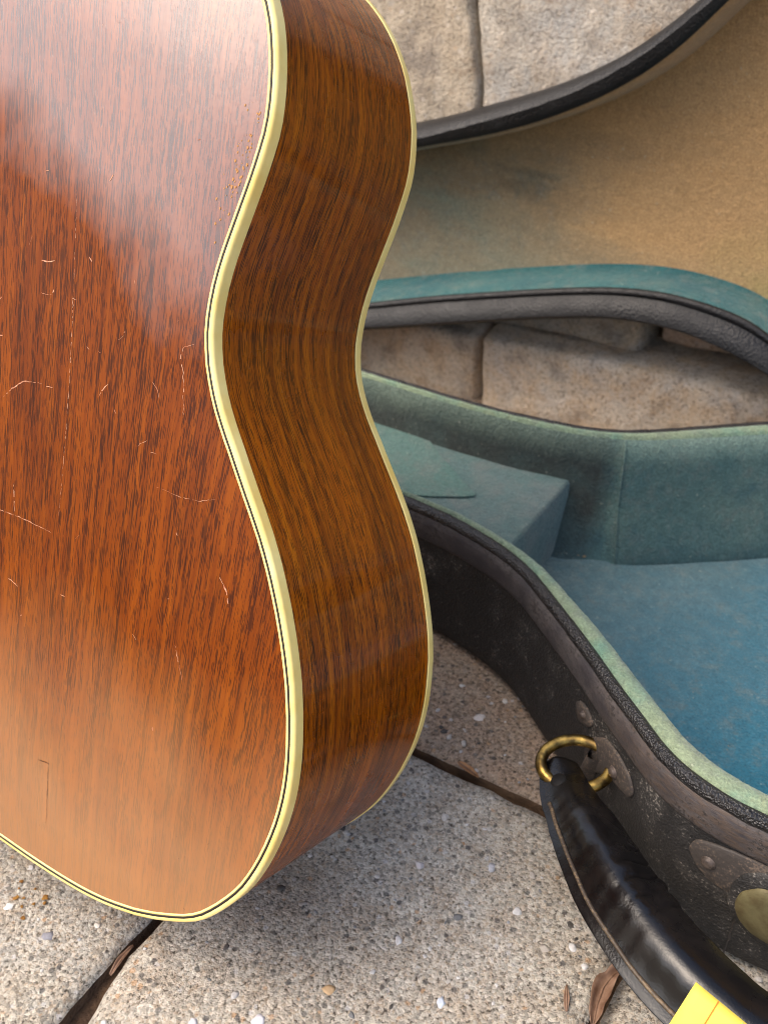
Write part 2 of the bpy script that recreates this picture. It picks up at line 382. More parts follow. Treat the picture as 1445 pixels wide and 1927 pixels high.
patio = thing('patio', None, None, (0, 0, 0), 'structure')
def paver(x0, x1, y0, y1, mat, seed, chip=None):
    nx = max(6, int((x1 - x0) / .0065)); ny = max(6, int((y1 - y0) / .0065)); V = []; F = []
    cx, cy = (x0 + x1) / 2, (y0 + y1) / 2
    def P(i, j):
        x = x0 + (x1 - x0) * i / nx; y = y0 + (y1 - y0) * j / ny; z = 0
        e = min(x - x0, x1 - x, y - y0, y1 - y)
        if e < .012:
            wv = noise.noise((x * 60 + seed, y * 60, 0)) * .0022 + noise.noise((x * 200, y * 200 + seed, 1)) * .0012
            k = 1 - e / .012
            x += (wv * k) ; y += noise.noise((x * 60, y * 60, seed)) * .0022 * k
            z -= .0028 * k ** 3
        if chip:
            d = math.hypot(x - chip[0], y - chip[1])
            if d < chip[2]: 
                k = (1 - d / chip[2]); x += (cx - chip[0]) / abs(cx - chip[0]) * k * chip[3]; z -= k * .006
        z += noise.noise((x * 40, y * 40, 3)) * .0006 - .0002
        return (x, y, z)
    for j in range(ny + 1):
        for i in range(nx + 1): V.append(P(i, j))
    for j in range(ny):
        for i in range(nx): F.append((j * (nx + 1) + i, j * (nx + 1) + i + 1, (j + 1) * (nx + 1) + i + 1, (j + 1) * (nx + 1) + i))
    ring = [i for i in range(nx + 1)] + [(j + 1) * (nx + 1) - 1 for j in range(1, ny + 1)] + [ny * (nx + 1) + i for i in range(nx - 1, -1, -1)] + [j * (nx + 1) for j in range(ny - 1, 0, -1)]
    b = len(V)
    for r_ in ring: V.append((V[r_][0], V[r_][1], -.05))
    n = len(ring)
    nt_ = len(F)
    for k in range(n): F.append((ring[k], b + k, b + (k + 1) % n, ring[(k + 1) % n]))
    return link('paver', V, F, [mat, MAT_SOIL], patio, matidx=[0] * nt_ + [1] * n)
J = .0024
XS = {0: [-1.05, -.70, -.475, -.2618, -.0535, .165, .40], 1: [-1.1, -.86, -.62, -.33, -.04, .22, .5], 2: [-1.0, -.75, -.52, -.30, -.05, .18, .4]}
rows = [(-.10, .134 - .0, 1), (.134, .3667, 0), (.3667, .60, 1), (.60, .83, 2)]
# the joint X=-.2618 runs on towards the camera beyond y=.134, so the two front rows are one deep row
rows = [(-.12, .075, 2), (.075, .3667, 0), (.3667, .60, 1), (.60, .83, 2)]
k = 0
for (y0, y1, t) in rows:
    xs = XS[t]
    for a_, b_ in zip(xs[:-1], xs[1:]):
        mt = MAT_PAVER[2] if y0 > .3 else (MAT_PAVER[1] if b_ < -.25 else MAT_PAVER[0])
        jw = J
        chip = (a_ + .005, .125, .05, .009) if abs(a_ + .2618) < .001 and t == 0 else None
        paver(a_ + jw, b_ - jw, y0 + J * 1.25, y1 - J * 1.25, mt, k * 3.1, chip); k += 1
# soil packed in the joints
V = []; F = []
nx, ny = 160, 110
for j in range(ny + 1):
    for i in range(nx + 1):
        x = -1.0 + 1.4 * i / nx; y = -.1 + .93 * j / ny
        V.append((x, y, -.010 + noise.noise((x * 70, y * 70, 5)) * .004))
for j in range(ny):
    for i in range(nx): F.append((j * (nx + 1) + i, j * (nx + 1) + i + 1, (j + 1) * (nx + 1) + i + 1, (j + 1) * (nx + 1) + i))
o = link('joint_soil', V, F, MAT_SOIL, patio); o['kind'] = 'stuff'
# flat concrete round the pavers
def apron(x0, x1, y0, y1):
    return [(x0, y0, -.004), (x1, y0, -.004), (x1, y1, -.004), (x0, y1, -.004)]
V = apron(-14, 14, -14, -.13) + apron(-14, -1.06, -.126, .83) + apron(.41, 14, -.126, .83)
o = link('patio_slab', V, [(0, 1, 2, 3), (4, 5, 6, 7), (8, 9, 10, 11)], MAT_GROUND, patio, False)

# aggregate pebbles sitting in the paver faces
rng = random.Random(3); V = []; F = []; Cc = []
ico = bmesh.new(); bmesh.ops.create_icosphere(ico, subdivisions=2, radius=1); ico.verts.index_update()
iv = [v.co.copy() for v in ico.verts]; iff = [[v.index for v in f.verts] for f in ico.faces]; ico.free()
pal = [((192, 190, 188), .34), ((188, 182, 174), .16), ((116, 116, 116), .22), ((74, 70, 66), .08), ((168, 160, 150), .06), ((176, 142, 106), .07), ((150, 152, 156), .07)]
def pebble(x, y, r, col, flat=.35, ecc=None):
    b = len(V); ang = rng.uniform(0, 6.28); e = ecc or rng.uniform(.55, .95); ca, sa = math.cos(ang), math.sin(ang); s_ = rng.uniform(0, 99)
    for q in iv:
        d = 1 + .75 * noise.noise(q * 1.2 + Vector((s_, 0, 0)))
        px, py = q.x * r * d, q.y * r * e * d
        V.append((x + px * ca - py * sa, y + px * sa + py * ca, q.z * r * flat * .6 - r * flat * .38 + .0001))
        Cc.append((*lin(*col)[:3], 1))
    for f in iff: F.append([b + i for i in f])
for i in range(900):
    x = rng.uniform(-.62, .06); y = rng.uniform(.08, .56)
    if any(abs(x - q) < .006 for q in (-.2618, -.0535)) or abs(y - .3667) < .006: continue
    u_ = rng.random(); acc = 0
    for colr, wt in pal:
        acc += wt
        if u_ <= acc: break
    r = .0009 + .0022 * rng.random() ** 3
    _dv = rng.uniform(-16, 16)
    colr = tuple(max(0, min(255, c + _dv)) for c in colr)
    pebble(x, y, r, colr)
for (x, y, r, colr) in [(-.166, .2145, .0034, (186, 156, 118)), (-.118, .2375, .0026, (196, 204, 216)), (-.1065, .2265, .0027, (206, 214, 222)), (-.0835, .1935, .003, (150, 170, 180)),
                        (-.165, .2975, .0028, (198, 190, 188)), (-.1395, .172, .0028, (120, 134, 148)), (-.335, .148, .003, (44, 42, 42)), (-.321, .141, .003, (206, 214, 216)), (-.345, .135, .0033, (206, 204, 200)), (-.30, .163, .0036, (126, 126, 134)),
                        (-.185, .185, .003, (200, 200, 206)), (-.21, .168, .0028, (190, 190, 196)), (-.132, .316, .003, (176, 176, 180)), (-.188, .41, .004, (200, 192, 186))]:
    pebble(x, y, r, colr, .3)
pb = link('pebbles', V, F, MAT_PEB, patio, cols=Cc); pb['kind'] = 'stuff'
# rust-coloured lichen stain on the left paver
V = []; F = []
for i in range(11):
    x = -.3225 + rng.gauss(0, .0055); y = .1735 + rng.gauss(0, .004); r = rng.uniform(.0006, .0017); b = len(V); n = 9
    V.append((x, y, .0010))
    for q in range(n):
        a_ = q / n * 6.283; rr = r * rng.uniform(.6, 1.2); V.append((x + rr * math.cos(a_), y + rr * math.sin(a_), .0005))
    for q in range(n): F.append((b, b + 1 + q, b + 1 + (q + 1) % n))
o = link('lichen', V, F, mat_simple('orange_lichen', lin(150, 112, 58), .9, .1, bump=(800, .8, .001), var=(lin(120, 84, 44), 300)), patio); o['kind'] = 'stuff'

# stacked stone wall behind the case
WY = .80
wall = thing('stone_wall', 'low wall of stacked tumbled tan stone blocks behind the open case', 'wall', (0, WY, 0))
def stone(x0, x1, z0, z1, mat, seed, dy=0, tilt=0, skew=0, rnd=.012):
    nx = max(5, int((x1 - x0) / .006)); nz = max(5, int((z1 - z0) / .006)); nd = 8; dep = .16
    bm = bmesh.new(); bmesh.ops.create_cube(bm, size=1)
    W_, H_ = x1 - x0, z1 - z0
    vs = {}
    bm.free(); V = []; F = []; ids = {}
    def vid(i, j, k_):
        key = (i, j, k_)
        if key not in ids:
            x = (i / nx - .5) * W_; z = (j / nz - .5) * H_; y = k_ / nd * dep
            # rounded front edges
            ex = max(0, abs(x) - (W_ / 2 - rnd)); ez = max(0, abs(z) - (H_ / 2 - rnd)); ey = max(0, rnd - y)
            L = math.sqrt(ex * ex + ez * ez + ey * ey)
            if L > rnd:
                s_ = rnd / L
                x = math.copysign(W_ / 2 - rnd + ex * s_, x) if ex else x
                z = math.copysign(H_ / 2 - rnd + ez * s_, z) if ez else z
                if ey: y = rnd - ey * s_
            q = Vector((x * 14 + seed, y * 14, z * 14))
            d = noise.noise(q) * .004 + noise.noise(q * 3.1) * .0022 + noise.noise(q * 8) * .0014
            x2 = x + noise.noise(q * 1.4 + Vector((9, 0, 0))) * .003 + noise.noise(q * 6 + Vector((5, 0, 0))) * .0012; z2 = z + noise.noise(q * 1.4 + Vector((0, 9, 0))) * .003
            ids[key] = len(V)
            V.append(((x0 + x1) / 2 + x2 * math.cos(tilt) - z2 * math.sin(tilt) + skew * z2, y - d + dy, (z0 + z1) / 2 + x2 * math.sin(tilt) + z2 * math.cos(tilt)))
        return ids[key]
    def face(a_, b_, c_, d_): F.append((vid(*a_), vid(*b_), vid(*c_), vid(*d_)))
    for i in range(nx):
        for j in range(nz): face((i, j, 0), (i + 1, j, 0), (i + 1, j + 1, 0), (i, j + 1, 0))
        for k_ in range(nd):
            face((i, nz, k_), (i + 1, nz, k_), (i + 1, nz, k_ + 1), (i, nz, k_ + 1)); face((i + 1, 0, k_), (i, 0, k_), (i, 0, k_ + 1), (i + 1, 0, k_ + 1))
    for j in range(nz):
        for k_ in range(nd):
            face((nx, j, k_), (nx, j, k_ + 1), (nx, j + 1, k_ + 1), (nx, j + 1, k_)); face((0, j, k_ + 1), (0, j, k_), (0, j + 1, k_), (0, j + 1, k_ + 1))
    return link('stone', V, F, mat, wall)
T, G_, Bn, Rd = MAT_STONE
TL = R(2.2)
L1 = [(-1.30, -1.02, Bn), (-1.015, -.70, G_), (-.695, -.386, Bn), (-.381, -.03, Bn), (-.025, .26, T), (.265, .6, G_)]
for i, (a_, b_, mt) in enumerate(L1): stone(a_, b_, -.06, .066 + (.012 if a_ > -.4 else 0), mt, i * 7.7, dy=-.026 if i == 3 else -.022, tilt=R(1.5), rnd=.009)
L2 = [(-1.32, -.94, T), (-.935, -.66, Bn), (-.655, -.448, G_), (-.444, -.243, Bn), (-.232, .03, Rd), (.035, .33, T), (.335, .62, Bn)]
for i, (a_, b_, mt) in enumerate(L2): stone(a_, b_, .071 + (.018 if a_ > -.3 else 0), .222, mt, 50 + i * 5.3, dy=.008 + (-.004 if i == 3 else (0.004 if i == 4 else 0)), tilt=R(1.5), rnd=.008)
L3 = [(-1.3, -1.03, G_), (-1.025, -.74, T), (-.735, -.4268, T), (-.4240, -.13, G_), (-.125, .16, T), (.165, .5, G_)]
for i, (a_, b_, mt) in enumerate(L3): stone(a_, b_, .228, .385, mt, 90 + i * 3.9, dy=.018 + .003 * (i % 2), skew=-.13 if i in (2, 3) else 0, rnd=.005)
L4 = [(-1.3, -.9, T), (-.895, -.60, G_), (-.595, -.29, T), (-.285, .02, T), (.025, .34, G_), (.345, .6, T)]
for i, (a_, b_, mt) in enumerate(L4): stone(a_, b_, .391, .54, mt, 130 + i * 2.9, dy=.022, rnd=.01)
V = [(-1.3, .045, -.05), (.62, .045, -.05), (.62, .045, .53), (-1.3, .045, .53), (-1.3, .15, -.05), (.62, .15, -.05), (.62, .15, .53), (-1.3, .15, .53)]
link('wall_core', V, [(0, 1, 2, 3), (5, 4, 7, 6), (3, 2, 6, 7)], MAT_SOIL, wall, False)

# ------------------------------------------------------------------ the guitar
HALF = np.array([[0.0,0.0004],[0.006,0.0004],[0.012,0.0004],[0.018,0.0004],[0.024,0.0004],[0.03,0.0004],[0.036,0.0003],[0.042,0.0002],[0.048,0.0001],[0.054,0.0001],[0.06,0.0002],[0.066,0.0003],[0.072,0.0005],[0.078,0.0008],[0.084,0.0012],[0.09,0.0018],[0.0959,0.0026],[0.1018,0.0036],[0.1077,0.0049],[0.1135,0.0064],[0.1193,0.008],[0.1249,0.01],[0.1305,0.0122],[0.136,0.0147],[0.1414,0.0173],[0.1467,0.0201],[0.1516,0.0233],[0.1561,0.0271],[0.1601,0.0315],[0.1639,0.0362],[0.1674,0.041],[0.1707,0.046],[0.1736,0.0513],[0.1759,0.0568],[0.1779,0.0624],[0.1796,0.0682],[0.181,0.074],[0.1821,0.0799],[0.183,0.0858],[0.1835,0.0918],[0.1837,0.0978],[0.1835,0.1038],[0.183,0.1097],[0.1822,0.1157],[0.1811,0.1216],[0.1798,0.1274],[0.1784,0.1332],[0.1767,0.139],[0.175,0.1447],[0.1729,0.1504],[0.1707,0.1559],[0.1683,0.1615],[0.1658,0.1669],[0.1632,0.1723],[0.1604,0.1776],[0.1575,0.1829],[0.1545,0.1881],[0.1513,0.1932],[0.148,0.1982],[0.1445,0.203],[0.1409,0.2078],[0.1372,0.2126],[0.1336,0.2174],[0.13,0.2222],[0.1265,0.227],[0.1228,0.2318],[0.1193,0.2366],[0.1159,0.2416],[0.1129,0.2467],[0.1102,0.2521],[0.1078,0.2576],[0.106,0.2633],[0.1046,0.2691],[0.1039,0.275],[0.1037,0.281],[0.1039,0.287],[0.1045,0.2929],[0.1054,0.2988],[0.1066,0.3047],[0.1079,0.3106],[0.1092,0.3164],[0.1105,0.3223],[0.1118,0.3282],[0.1129,0.334],[0.1139,0.34],[0.1147,0.3459],[0.1149,0.3519],[0.1145,0.3578],[0.1137,0.3637],[0.1126,0.3696],[0.1112,0.3753],[0.1095,0.3808],[0.1074,0.3862],[0.1048,0.3914],[0.1018,0.3963],[0.0984,0.4009],[0.0946,0.4053],[0.0904,0.4095],[0.086,0.4135],[0.0814,0.4172],[0.0766,0.4207],[0.0717,0.424],[0.0666,0.427],[0.0613,0.4298],[0.056,0.4323],[0.0505,0.4346],[0.0449,0.4366],[0.0392,0.4384],[0.0335,0.4399],[0.0276,0.4412],[0.0218,0.4422],[0.0159,0.4429],[0.0099,0.4434],[0.004,0.4437],[-0.0,0.4438]])
UA, VA, NA = Vector((.99987, -.0162, 0)), Vector((.00642, .39658, .91798)), Vector((-.01487, -.91786, .39663))
guitar = thing('guitar', 'vintage acoustic guitar with red-brown mahogany back and cream binding, standing on the pavers', 'guitar')
guitar.matrix_world = Matrix(((UA.x, VA.x, NA.x, -.36027), (UA.y, VA.y, NA.y, .17138), (UA.z, VA.z, NA.z, .04391), (0, 0, 0, 1)))
DEPTH = .1108
halfR = HALF.copy()
loop = np.concatenate([halfR[:-1], (halfR[1:] * [-1, 1])[::-1]])       # counter-clockwise seen from behind (+z)
DV = np.array([(0, 0), (.05, 0), (.0783, .0015), (.1071, .003), (.1351, .0044), (.1858, .0043), (.2091, .0035), (.2357, .0014), (.2513, .0006), (.2752, .0014), (.2957, .0014), (.3233, .0006), (.37, -.0015), (.385, -.003), (.40, -.003), (.42, -.001), (.46, 0)])
def front_loop(L):
    d = np.interp(L[:, 1], DV[:, 0], DV[:, 1]); X = L.copy(); X[:, 0] += np.sign(L[:, 0]) * d; return X
floop = front_loop(loop)
nL = len(loop)
arc = np.r_[0, np.cumsum(np.sqrt((np.diff(np.concatenate([loop, loop[:1]]), axis=0) ** 2).sum(1)))]
# sides: ruled between the back and the front outline
zs = np.linspace(-.0061, -(DEPTH - .0056), 9); V = []; F = []; UVs = []
for i in range(nL + 1):
    for z in zs:
        t = -z / DEPTH; q = loop[i % nL] * (1 - t) + floop[i % nL] * t
        V.append((q[0], q[1], z)); UVs.append((arc[i], z))
kz = len(zs)
for i in range(nL):
    for j in range(kz - 1): F.append((i * kz + j, i * kz + j + 1, (i + 1) * kz + j + 1, (i + 1) * kz + j))
link('side', V, F, MAT_SIDE, guitar, uvs=UVs)
place = lambda x, y, z: (x, y, z)
IN = .0037
pb_ = [(-.0002, -.0062), (.0002, -.0061), (.0003, -.0059), (.0003, -.0056), (.0003, -.0016), (.0003, -.0012), (.0001, -.0006), (-.0003, -.0002), (-.0008, 0), (-.0011, .0001), (-.0017, .0001), (-.0019, .0001), (-.0020, -.0006)]
V, F, _ = sweep_loop(loop, pb_, place); link('back_binding', V, F, MAT_BIND, guitar)
V, F, _ = sweep_loop(loop, [(-.00175, -.0004), (-.00175, .00013), (-.00275, .00013), (-.00275, -.0004)], place); link('black_purfling', V, F, MAT_BLACKLINE, guitar)
V, F, _ = sweep_loop(loop, [(-.0027, -.0004), (-.0027, .00010), (-.0038, .00010), (-.0038, -.0004)], place); link('ivory_purfling', V, F, MAT_IVORY, guitar)
pf = [(.0000, -(DEPTH - .0054)), (.0004, -(DEPTH - .0052)), (.0004, -(DEPTH - .0049)), (.0004, -(DEPTH - .0012)), (.0003, -(DEPTH - .0007)), (0, -DEPTH + .0001), (-.0006, -DEPTH), (-.0010, -DEPTH), (-.004, -DEPTH)]
V, F, _ = sweep_loop(floop, pf, place); link('front_binding', V, F, MAT_BIND, guitar)
# arched back plate inside the purfling
inner = loop + normals2(loop) * (-IN)
hi = inner[:len(halfR)].copy(); hi[0, 0] = 0; hi[-1, 0] = 0
def plate(z0, H, flip=False, ncol=14):
    V = []; F = []; rows_ = len(hi); cols = 2 * ncol + 1
    ymin, ymax = hi[0, 1], hi[-1, 1]
    for i in range(rows_):
        for j in range(cols):
            s_ = (j - ncol) / ncol; x = hi[i, 0] * s_; y = hi[i, 1] if True else 0
            e = (1 - s_ * s_) * min(1, ((y - ymin) / .07)) * min(1, ((ymax - y) / .07)) if 0 < i < rows_ - 1 else 0
            e = max(0, min(1, e)); V.append((x, y, z0 + H * (1 - (1 - e) ** 2)))
    for i in range(rows_ - 1):
        for j in range(cols - 1):
            f = (i * cols + j, i * cols + j + 1, (i + 1) * cols + j + 1, (i + 1) * cols + j)
            F.append(f[::-1] if flip else f)
    return V, F
BH = .004
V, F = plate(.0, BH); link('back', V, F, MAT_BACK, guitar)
V, F = plate(-DEPTH, -.003, True); link('soundboard', V, F, MAT_TOP, guitar)
def back_z(x, y):
    xi = np.interp(y, hi[3:, 1], hi[3:, 0]); s_ = max(-1, min(1, x / max(xi, .01)))
    e = (1 - s_ * s_) * min(1, y / .07) * min(1, (.441 - y) / .07); e = max(0, min(1, e)); return BH * (1 - (1 - e) ** 2)
SCR = [[[0.0414,0.3166],[0.0436,0.3203]],[[0.0082,0.2789],[0.0129,0.2791],[0.0173,0.2802]],[[0.0202,0.2803],[0.0212,0.2819]],[[0.0116,0.2653],[0.0182,0.2657]],[[0.0187,0.2668],[0.0193,0.2685]],[[0.0305,0.2669],[0.0334,0.2669]],[[-0.0142,0.2416],[-0.0088,0.2418]],[[-0.003,0.2152],[0.0014,0.2203],[0.0085,0.2256],[0.0193,0.2271]],[[0.0227,0.2268],[0.0264,0.2272]],[[0.0972,0.2629],[0.0927,0.2604],[0.0923,0.2559],[0.0948,0.2511],[0.0965,0.2462],[0.0972,0.2418],[0.0991,0.2346]],[[0.0808,0.2434],[0.0839,0.2415],[0.0859,0.2378]],[[0.0542,0.2302],[0.0554,0.2335],[0.0579,0.2367]],[[0.0429,0.2491],[0.0447,0.2481]],[[0.0791,0.2157],[0.0816,0.218],[0.084,0.2194]],[[0.0867,0.2153],[0.0897,0.2153]],[[0.0927,0.2021],[0.0977,0.2021],[0.1046,0.2017],[0.1144,0.2027],[0.1222,0.2057]],[[0.1169,0.1407],[0.1198,0.1346],[0.1238,0.1274]],[[0.0245,0.3111],[0.0292,0.2809],[0.0343,0.2454],[0.0378,0.2156],[0.0416,0.1722]],[[0.0107,0.1781],[0.0137,0.1663]],[[0.0368,0.2857],[0.039,0.2842]],[[0.0004,0.2841],[0.0017,0.2878]],[[0.0025,0.1639],[0.0205,0.1646],[0.0382,0.1641]],[[0.0596,0.2559],[0.0622,0.2583]],[[0.0156,0.1342],[0.0224,0.1327]],[[0.094,0.1366],[0.0962,0.135]],[[0.0636,0.2273],[0.0649,0.2258]],[[0.053,0.166],[0.0552,0.1683]],[[0.1319,0.176],[0.1363,0.1718],[0.1385,0.1669]]]
CRK = [[[0.0577,0.0572],[0.0588,0.0444],[0.0601,0.0308],[0.0602,0.0266]],[[0.051,0.0561],[0.058,0.0574]],[[0.0932,0.0543],[0.0959,0.0527]],[[0.1442,0.0269],[0.1454,0.0259]]]
def strips(lines, wmax, seed):
    rg = random.Random(seed); V = []; F = []
    for ln in lines:
        P = resample(ln, .0011) if len(ln) > 1 else np.array(ln); n = len(P); b = len(V)
        Tn = np.gradient(P, axis=0); Tn /= np.linalg.norm(Tn, axis=1)[:, None] + 1e-9
        long_ = n > 60; wl = wmax * rg.uniform(.35, 1.3) * (.45 if long_ else 1)
        for i in range(n):
            t = i / (n - 1); wd = wl * (math.sin(math.pi * (.08 + .84 * t)) ** .6) * rg.uniform(.35, 1.25) * .5
            x = P[i, 0] + rg.gauss(0, .00012); y = P[i, 1] + rg.gauss(0, .00012); z = back_z(x, y) + .00012
            nx_, ny_ = -Tn[i, 1], Tn[i, 0]
            V.append((x + nx_ * wd, y + ny_ * wd, z)); V.append((x - nx_ * wd, y - ny_ * wd, z))
        for i in range(n - 1):
            if rg.random() < (.45 if long_ else .1): continue
            F.append((b + 2 * i, b + 2 * i + 2, b + 2 * i + 3, b + 2 * i + 1))
    return V, F
rg = random.Random(11); extra = []
for i in range(46):
    x = rg.uniform(-.03, .15); y = rg.uniform(.03, .42)
    if abs(x) > np.interp(y, hi[3:, 1], hi[3:, 0]) - .008: continue
    a_ = rg.uniform(0, 3.14); l = rg.uniform(.0006, .0028); extra.append([(x, y), (x + math.cos(a_) * l, y + math.sin(a_) * l)])
V, F = strips(SCR + extra[:22], .00050, 5); o = link('scratches', V, F, MAT_SCR, guitar, False); o['kind'] = 'stuff'
V, F = strips(CRK + extra[30:], .00028, 6); o = link('dents', V, F, MAT_CRK, guitar, False); o['kind'] = 'stuff'
# finish chipped off along the edge of the upper bout
V = []; F = []
for i in range(70):
    y = rg.gauss(.336, .012); xe = np.interp(y, hi[3:, 1], hi[3:, 0]); x = xe - .002 - abs(rg.gauss(0, .0035)); r = rg.uniform(.0001, .0005); b = len(V); n = 6
    for q in range(n): V.append((x + r * rg.uniform(.5, 1.3) * math.cos(q), y + r * 1.6 * rg.uniform(.5, 1.3) * math.sin(q), back_z(x, y) + .00013))
    F.append(tuple(range(b, b + n)))
o = link('finish_chips', V, F, mat_simple('bare_wood_chip', lin(178, 130, 84), .8, .1), guitar, False); o['kind'] = 'stuff'
# neck, out of the top of the picture
def boxv(x0, x1, y0, y1, z0, z1): return [(x0, y0, z0), (x1, y0, z0), (x1, y1, z0), (x0, y1, z0), (x0, y0, z1), (x1, y0, z1), (x1, y1, z1), (x0, y1, z1)]
BF = [(3, 2, 1, 0), (4, 5, 6, 7), (0, 1, 5, 4), (1, 2, 6, 5), (2, 3, 7, 6), (3, 0, 4, 7)]
V = []; F = []
for i in range(13):
    y = .438 + i * .031; wd = .029 - i * .00055; dp = .022 if i > 2 else (.06 - i * .016)
    for q in range(9):
        a_ = math.pi * q / 8; V.append((wd * math.cos(a_), y, -DEPTH + .002 + dp * math.sin(a_)))
for i in range(12):
    for q in range(8): F.append((i * 9 + q, i * 9 + q + 1, (i + 1) * 9 + q + 1, (i + 1) * 9 + q))
nk = link('neck', V, F, MAT_SIDE, guitar, uvs=[(v[1], v[0]) for v in V])
link('fretboard', boxv(-.0285, .0285, .36, .815, -DEPTH - .006, -DEPTH + .0015), BF, MAT_BLACKLINE, guitar, False)
hd = [(-.024, .812), (.024, .812), (.036, .85), (.038, .96), (.02, .985), (0, .978), (-.02, .985), (-.038, .96), (-.036, .85)]
V = [(x, y, -DEPTH + .002) for x, y in hd] + [(x, y, -DEPTH + .018) for x, y in hd]; n = len(hd)
link('headstock', V, [tuple(range(n))[::-1], tuple(range(n, 2 * n))] + [(i, (i + 1) % n, n + (i + 1) % n, n + i) for i in range(n)], MAT_SIDE, guitar, False, uvs=[(v[1], v[0]) for v in V])

# ------------------------------------------------------------------ the case
case = thing('guitar_case', 'open black hard guitar case with faded teal felt lining, lid leaning on the wall', 'guitar case', (0, .533, 0))
def rel(V): return [(v[0], v[1] - .533, v[2]) for v in V]
NEAR = [(-.76, .50), (-.72, .478), (-.6, .473), (-.45, .471), (-.34, .470), (-.28, .4695), (-.2408, .465), (-.2117, .457), (-.1963, .4518), (-.1752, .441), (-.1564, .4261), (-.1364, .4105),
        (-.1151, .393), (-.0947, .3748), (-.0788, .3627), (-.0646, .3496), (-.0496, .3417), (-.0372, .3379), (-.0239, .3352), (-.0136, .335), (0, .3345), (.04, .339), (.09, .352), (.14, .354),
        (.2, .338), (.26, .322), (.33, .327), (.39, .362), (.43, .42), (.445, .5)]
FAR = [(.445, .566), (.43, .646), (.39, .704), (.33, .739), (.26, .744), (.2, .728), (.14, .712), (.09, .714), (.04, .727), (0, .7315), (-.03, .7295), (-.055, .720), (-.08, .705), (-.106, .6876), (-.13, .667), (-.156, .645),
       (-.175, .629), (-.192, .618), (-.21, .611), (-.23, .6068), (-.2696, .6015), (-.318, .6006), (-.3976, .604), (-.5, .602), (-.6, .598), (-.72, .59), (-.76, .568)]
ring = gsmooth(resample(NEAR + FAR, .004, True), 2.2, True)
ext = [(-.010, .0), (.0005, .001), (.0052, .006), (.0062, .015), (.0062, .079)]
plc = lambda x, y, z: (x, y - .533, z)
# side of the shell: its bulge is very slight
V, F, kk = sweep_loop(ring, ext, plc); F.append(tuple(i * kk for i in range(len(ring)))[::-1])
shell = link('shell', V, F, MAT_SHELL, case)
V, F, _ = sweep_loop(ring, [(.0060, .0775), (.0074, .0782), (.0080, .080), (.0078, .090), (.0068, .0945), (.0050, .0962)], plc); link('edge_band', V, F, MAT_BAND, shell)
rr = random.Random(4)
def rimprof(i):
    a_ = noise.noise((ring[i, 0] * 120, ring[i, 1] * 120, 0)) * .0005
    return [(.0056 + a_, .0945), (.0066 + a_, .0968), (.0058 + a_, .0995), (.0036, .1012 + a_), (.0012, .1008 + a_), (.0, .0995)]
V, F, _ = sweep_loop(ring, rimprof, plc); link('rim', V, F, MAT_RIM, shell)
def stripw(i):
    x = ring[i, 0]; return float(np.interp(x, [-.3, -.2, -.13, -.05], [.0035, .0045, .0085, .0105]))
def edgeprof(i):
    w_ = stripw(i); a_ = noise.noise((ring[i, 0] * 160, ring[i, 1] * 160, 8)) * .0006
    return [(.0004 + a_, .0992), (-.0008 + a_, .1010), (-w_ * .5, .1016 + a_), (-w_ + a_, .1004), (-w_ - .0010, .0970)]
V, F, _ = sweep_loop(ring, edgeprof, plc); link('felt_edge', V, F, MAT_FELT_EDGE, case)
def wallprof(i):
    w_ = stripw(i) + .0008; x, y = ring[i]; far = 1. if y > .533 else 0.
    pad = .005 * far * max(0, min(1, (x + .1915) / .003))
    n_ = noise.noise((x * 30, y * 30, 2)) * .0012
    return [(-w_, .0985), (-w_ - .0015 - pad * .6, .093 + .001 * far), (-w_ - .002 - pad, .082), (-w_ - .004 - pad + n_, .05), (-w_ - .010 * far - .007 - pad + n_, .022), (-w_ - .014 * far - .009 - pad, .0105), (-w_ - .017 * far - .011, .0085)]
V, F, kw = sweep_loop(ring, wallprof, plc); link('wall_lining', V, F, MAT_FELT_WALL, case)
# floor: grid over the inside with a slightly lumpy surface
NI = ring + normals2(ring) * -.012
st = np.linspace(-.74, .43, 118); V = []; F = []
half_n = [p for p in NI if p[1] < .533]; half_f = [p for p in NI if p[1] >= .533]
hn = np.array(sorted(half_n, key=lambda p: p[0])); hf = np.array(sorted(half_f, key=lambda p: p[0]))
for x in st:
    y0 = np.interp(x, hn[:, 0], hn[:, 1]); y1 = np.interp(x, hf[:, 0], hf[:, 1])
    for j in range(37):
        y = y0 + (y1 - y0) * j / 36; V.append((x, y - .533, .0088 + .0016 * noise.noise((x * 16, y * 16, 4)) + .0008 * noise.noise((x * 50, y * 50, 4))))
for i in range(len(st) - 1):
    for j in range(36): F.append((i * 37 + j, (i + 1) * 37 + j, (i + 1) * 37 + j + 1, i * 37 + j + 1))
link('floor_lining', V, F, MAT_FELT_FLOOR, case)
